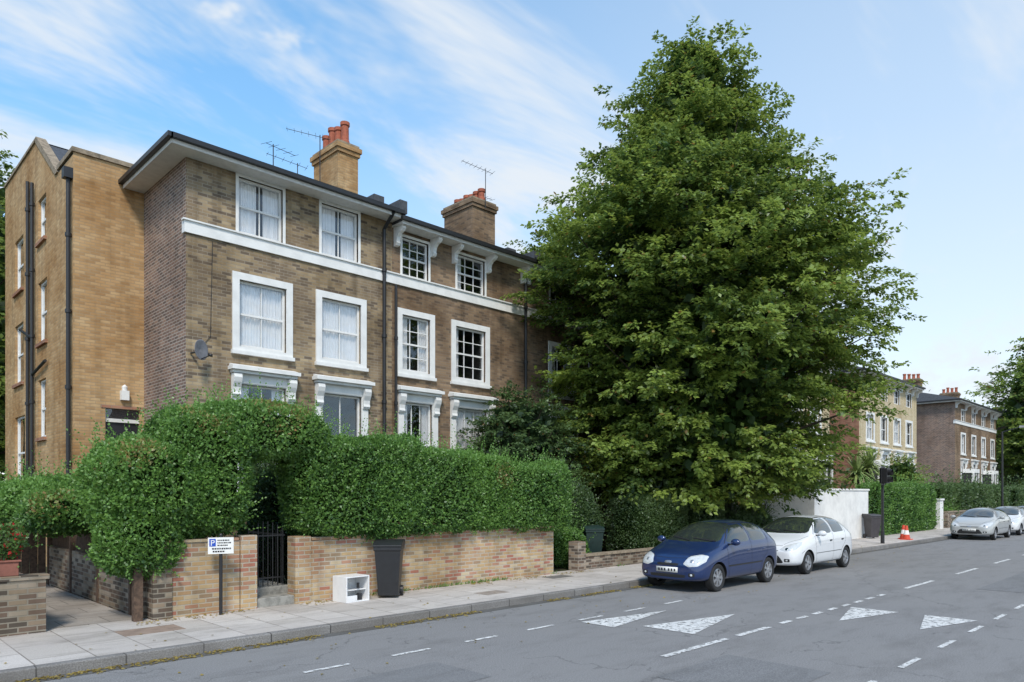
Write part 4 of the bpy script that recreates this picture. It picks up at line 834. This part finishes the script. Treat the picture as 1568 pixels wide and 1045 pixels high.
    for x in wx:
        for sg in (-1,1):
            mw.T=lambda p,x=x,sg=sg:(x+p[0],sg*(w-.12+p[1]),wr+p[2])
            R=wr; ri=wr*.66
            mw.lathe([(ri,-.08),(R*.93,-.09),(R,-.06),(R,.06),(R*.97,.085),(R*.9,.098),(ri+.01,.092),(ri,.075)],(0,0,0),'y',36,tyre)
            mw.lathe([(ri,.078),(ri*.93,.085),(ri*.88,.05),(ri*.85,-.02),(0.001,-.02)],(0,0,0),'y',36,rim)
            mw.lathe([(.001,.088),(.05,.082),(.06,.05)],(0,0,0),'y',16,rim)
            mw.lathe([(ri*.84,.0),(.001,.0)],(0,0,0),'y',24,trimb)
            ns=7 if style==0 else 5
            for k in range(ns):
                t=2*math.pi*k/ns; c_,s_=math.cos(t),math.sin(t); ww=.024 if style==0 else .03
                def pt(r,o,y): return (r*c_-o*s_,y,r*s_+o*c_)
                a=[pt(.04,-ww,.082),pt(.04,ww,.082),pt(ri*.9,ww*1.3,.078),pt(ri*.9,-ww*1.3,.078)]; b_=[pt(.04,-ww,.03),pt(.04,ww,.03),pt(ri*.9,ww*1.3,.03),pt(ri*.9,-ww*1.3,.03)]
                mw.poly(a,rim)
                for q in range(4): mw.poly([a[q],a[(q+1)%4],b_[(q+1)%4],b_[q]],rim)
    mw.build('wheels',root)
    return root
make_car('blue_hatchback_car',12.98,8.50,3.58,1.66,1.49,(.012,.032,.115),0)
make_car('white_hatchback_car',17.55,8.58,3.88,1.70,1.50,(.76,.77,.78),1)
make_car('silver_car',37.0,8.5,4.2,1.74,1.45,(.42,.43,.42),1)
make_car('white_car',42.3,8.5,4.1,1.74,1.46,(.7,.7,.7),1)
make_car('dark_car',47.4,8.5,4.2,1.74,1.46,(.05,.05,.055),1)

# ---------------------------------------------------------------- world, sun, camera
w=bpy.data.worlds.new("World"); scene.world=w; w.use_nodes=True; nt=w.node_tree; nt.nodes.clear(); L=nt.links.new
el=math.radians(48); az=(-.60,-.80)
sky=N(nt,'ShaderNodeTexSky'); sky.sky_type='NISHITA'; sky.sun_disc=False; sky.sun_elevation=el; sky.sun_rotation=math.atan2(az[0],az[1]); sky.air_density=1.0; sky.dust_density=.4; sky.ozone_density=2.0
bg=N(nt,'ShaderNodeBackground'); bg.inputs[1].default_value=.12; L(sky.outputs[0],bg.inputs[0])
tc=N(nt,'ShaderNodeTexCoord'); sp=N(nt,'ShaderNodeSeparateXYZ'); L(tc.outputs['Generated'],sp.inputs[0])
cr=N(nt,'ShaderNodeValToRGB'); e=cr.color_ramp.elements; e[0].position=0; e[0].color=(.74,.84,.92,1); e[1].position=.75; e[1].color=(.07,.25,.50,1)
k=e.new(.15); k.color=(.56,.75,.90,1); k=e.new(.42); k.color=(.17,.45,.76,1)
L(sp.outputs[2],cr.inputs[0]); bh=N(nt,'ShaderNodeBackground'); bh.inputs[1].default_value=.82; L(cr.outputs[0],bh.inputs[0])
addb=N(nt,'ShaderNodeAddShader'); L(bg.outputs[0],addb.inputs[0]); L(bh.outputs[0],addb.inputs[1])
zm=mth(nt,'MAXIMUM',mth(nt,'ADD',sp.outputs[2],.12),.05)
dx=mth(nt,'DIVIDE',sp.outputs[0],zm); dy=mth(nt,'DIVIDE',sp.outputs[1],zm)
cv=N(nt,'ShaderNodeCombineXYZ'); L(dx,cv.inputs[0]); L(dy,cv.inputs[1])
mp=N(nt,'ShaderNodeMapping'); mp.inputs['Rotation'].default_value=(0,0,math.radians(-20)); mp.inputs['Scale'].default_value=(.5,1.25,1); mp.inputs['Location'].default_value=(.7,.35,0); L(cv.outputs[0],mp.inputs[0])
n1=N(nt,'ShaderNodeTexNoise'); n1.inputs['Scale'].default_value=1.15; n1.inputs['Detail'].default_value=6; n1.inputs['Roughness'].default_value=.62; n1.inputs['Distortion'].default_value=.5; L(mp.outputs[0],n1.inputs['Vector'])
r1=N(nt,'ShaderNodeMapRange'); r1.interpolation_type='SMOOTHSTEP'; r1.inputs[1].default_value=.45; r1.inputs[2].default_value=.63; r1.inputs[4].default_value=.9; L(n1.outputs['Fac'],r1.inputs[0])
n2=N(nt,'ShaderNodeTexNoise'); n2.inputs['Scale'].default_value=2.6; n2.inputs['Detail'].default_value=5; n2.inputs['Roughness'].default_value=.55; L(cv.outputs[0],n2.inputs['Vector'])
r2=N(nt,'ShaderNodeMapRange'); r2.interpolation_type='SMOOTHSTEP'; r2.inputs[1].default_value=.62; r2.inputs[2].default_value=.71; r2.inputs[4].default_value=.9; L(n2.outputs['Fac'],r2.inputs[0])
hx=N(nt,'ShaderNodeMapRange'); hx.inputs[1].default_value=.4; hx.inputs[2].default_value=1; hx.inputs[3].default_value=0; hx.inputs[4].default_value=.6; L(sp.outputs[0],hx.inputs[0])
inv=mth(nt,'MULTIPLY',mth(nt,'SUBTRACT',1.0,r1.outputs[0]),mth(nt,'SUBTRACT',1.0,hx.outputs[0])); inv=mth(nt,'MULTIPLY',inv,mth(nt,'SUBTRACT',1.0,r2.outputs[0])); fac=mth(nt,'SUBTRACT',1.0,inv)
bc=N(nt,'ShaderNodeBackground'); bc.inputs[0].default_value=(.84,.89,.94,1); bc.inputs[1].default_value=1.0
ms=N(nt,'ShaderNodeMixShader'); L(fac,ms.inputs[0]); L(addb.outputs[0],ms.inputs[1]); L(bc.outputs[0],ms.inputs[2])
wo=N(nt,'ShaderNodeOutputWorld'); L(ms.outputs[0],wo.inputs[0])
sd=bpy.data.lights.new('sun','SUN'); sd.energy=3.2; sd.angle=math.radians(11); sd.color=(1,.94,.85); so=bpy.data.objects.new('sun',sd); coll.objects.link(so)
v=Vector((az[0]*math.cos(el),az[1]*math.cos(el),math.sin(el))); so.rotation_euler=v.to_track_quat('Z','Y').to_euler(); so.location=(-20,-20,40)
cd=bpy.data.cameras.new('camera'); cd.lens=1100/1568*36; cd.sensor_width=36; cd.shift_y=(757-522.5)/1568; cd.clip_end=5000; cd.clip_start=.1
co=bpy.data.objects.new('camera',cd); coll.objects.link(co); co.location=(0,0,2.05)
f=Vector((.702,.712,0)); co.rotation_euler=f.to_track_quat('-Z','Y').to_euler(); scene.camera=co
scene.view_settings.view_transform='Standard'; scene.view_settings.look='None'; scene.view_settings.exposure=0
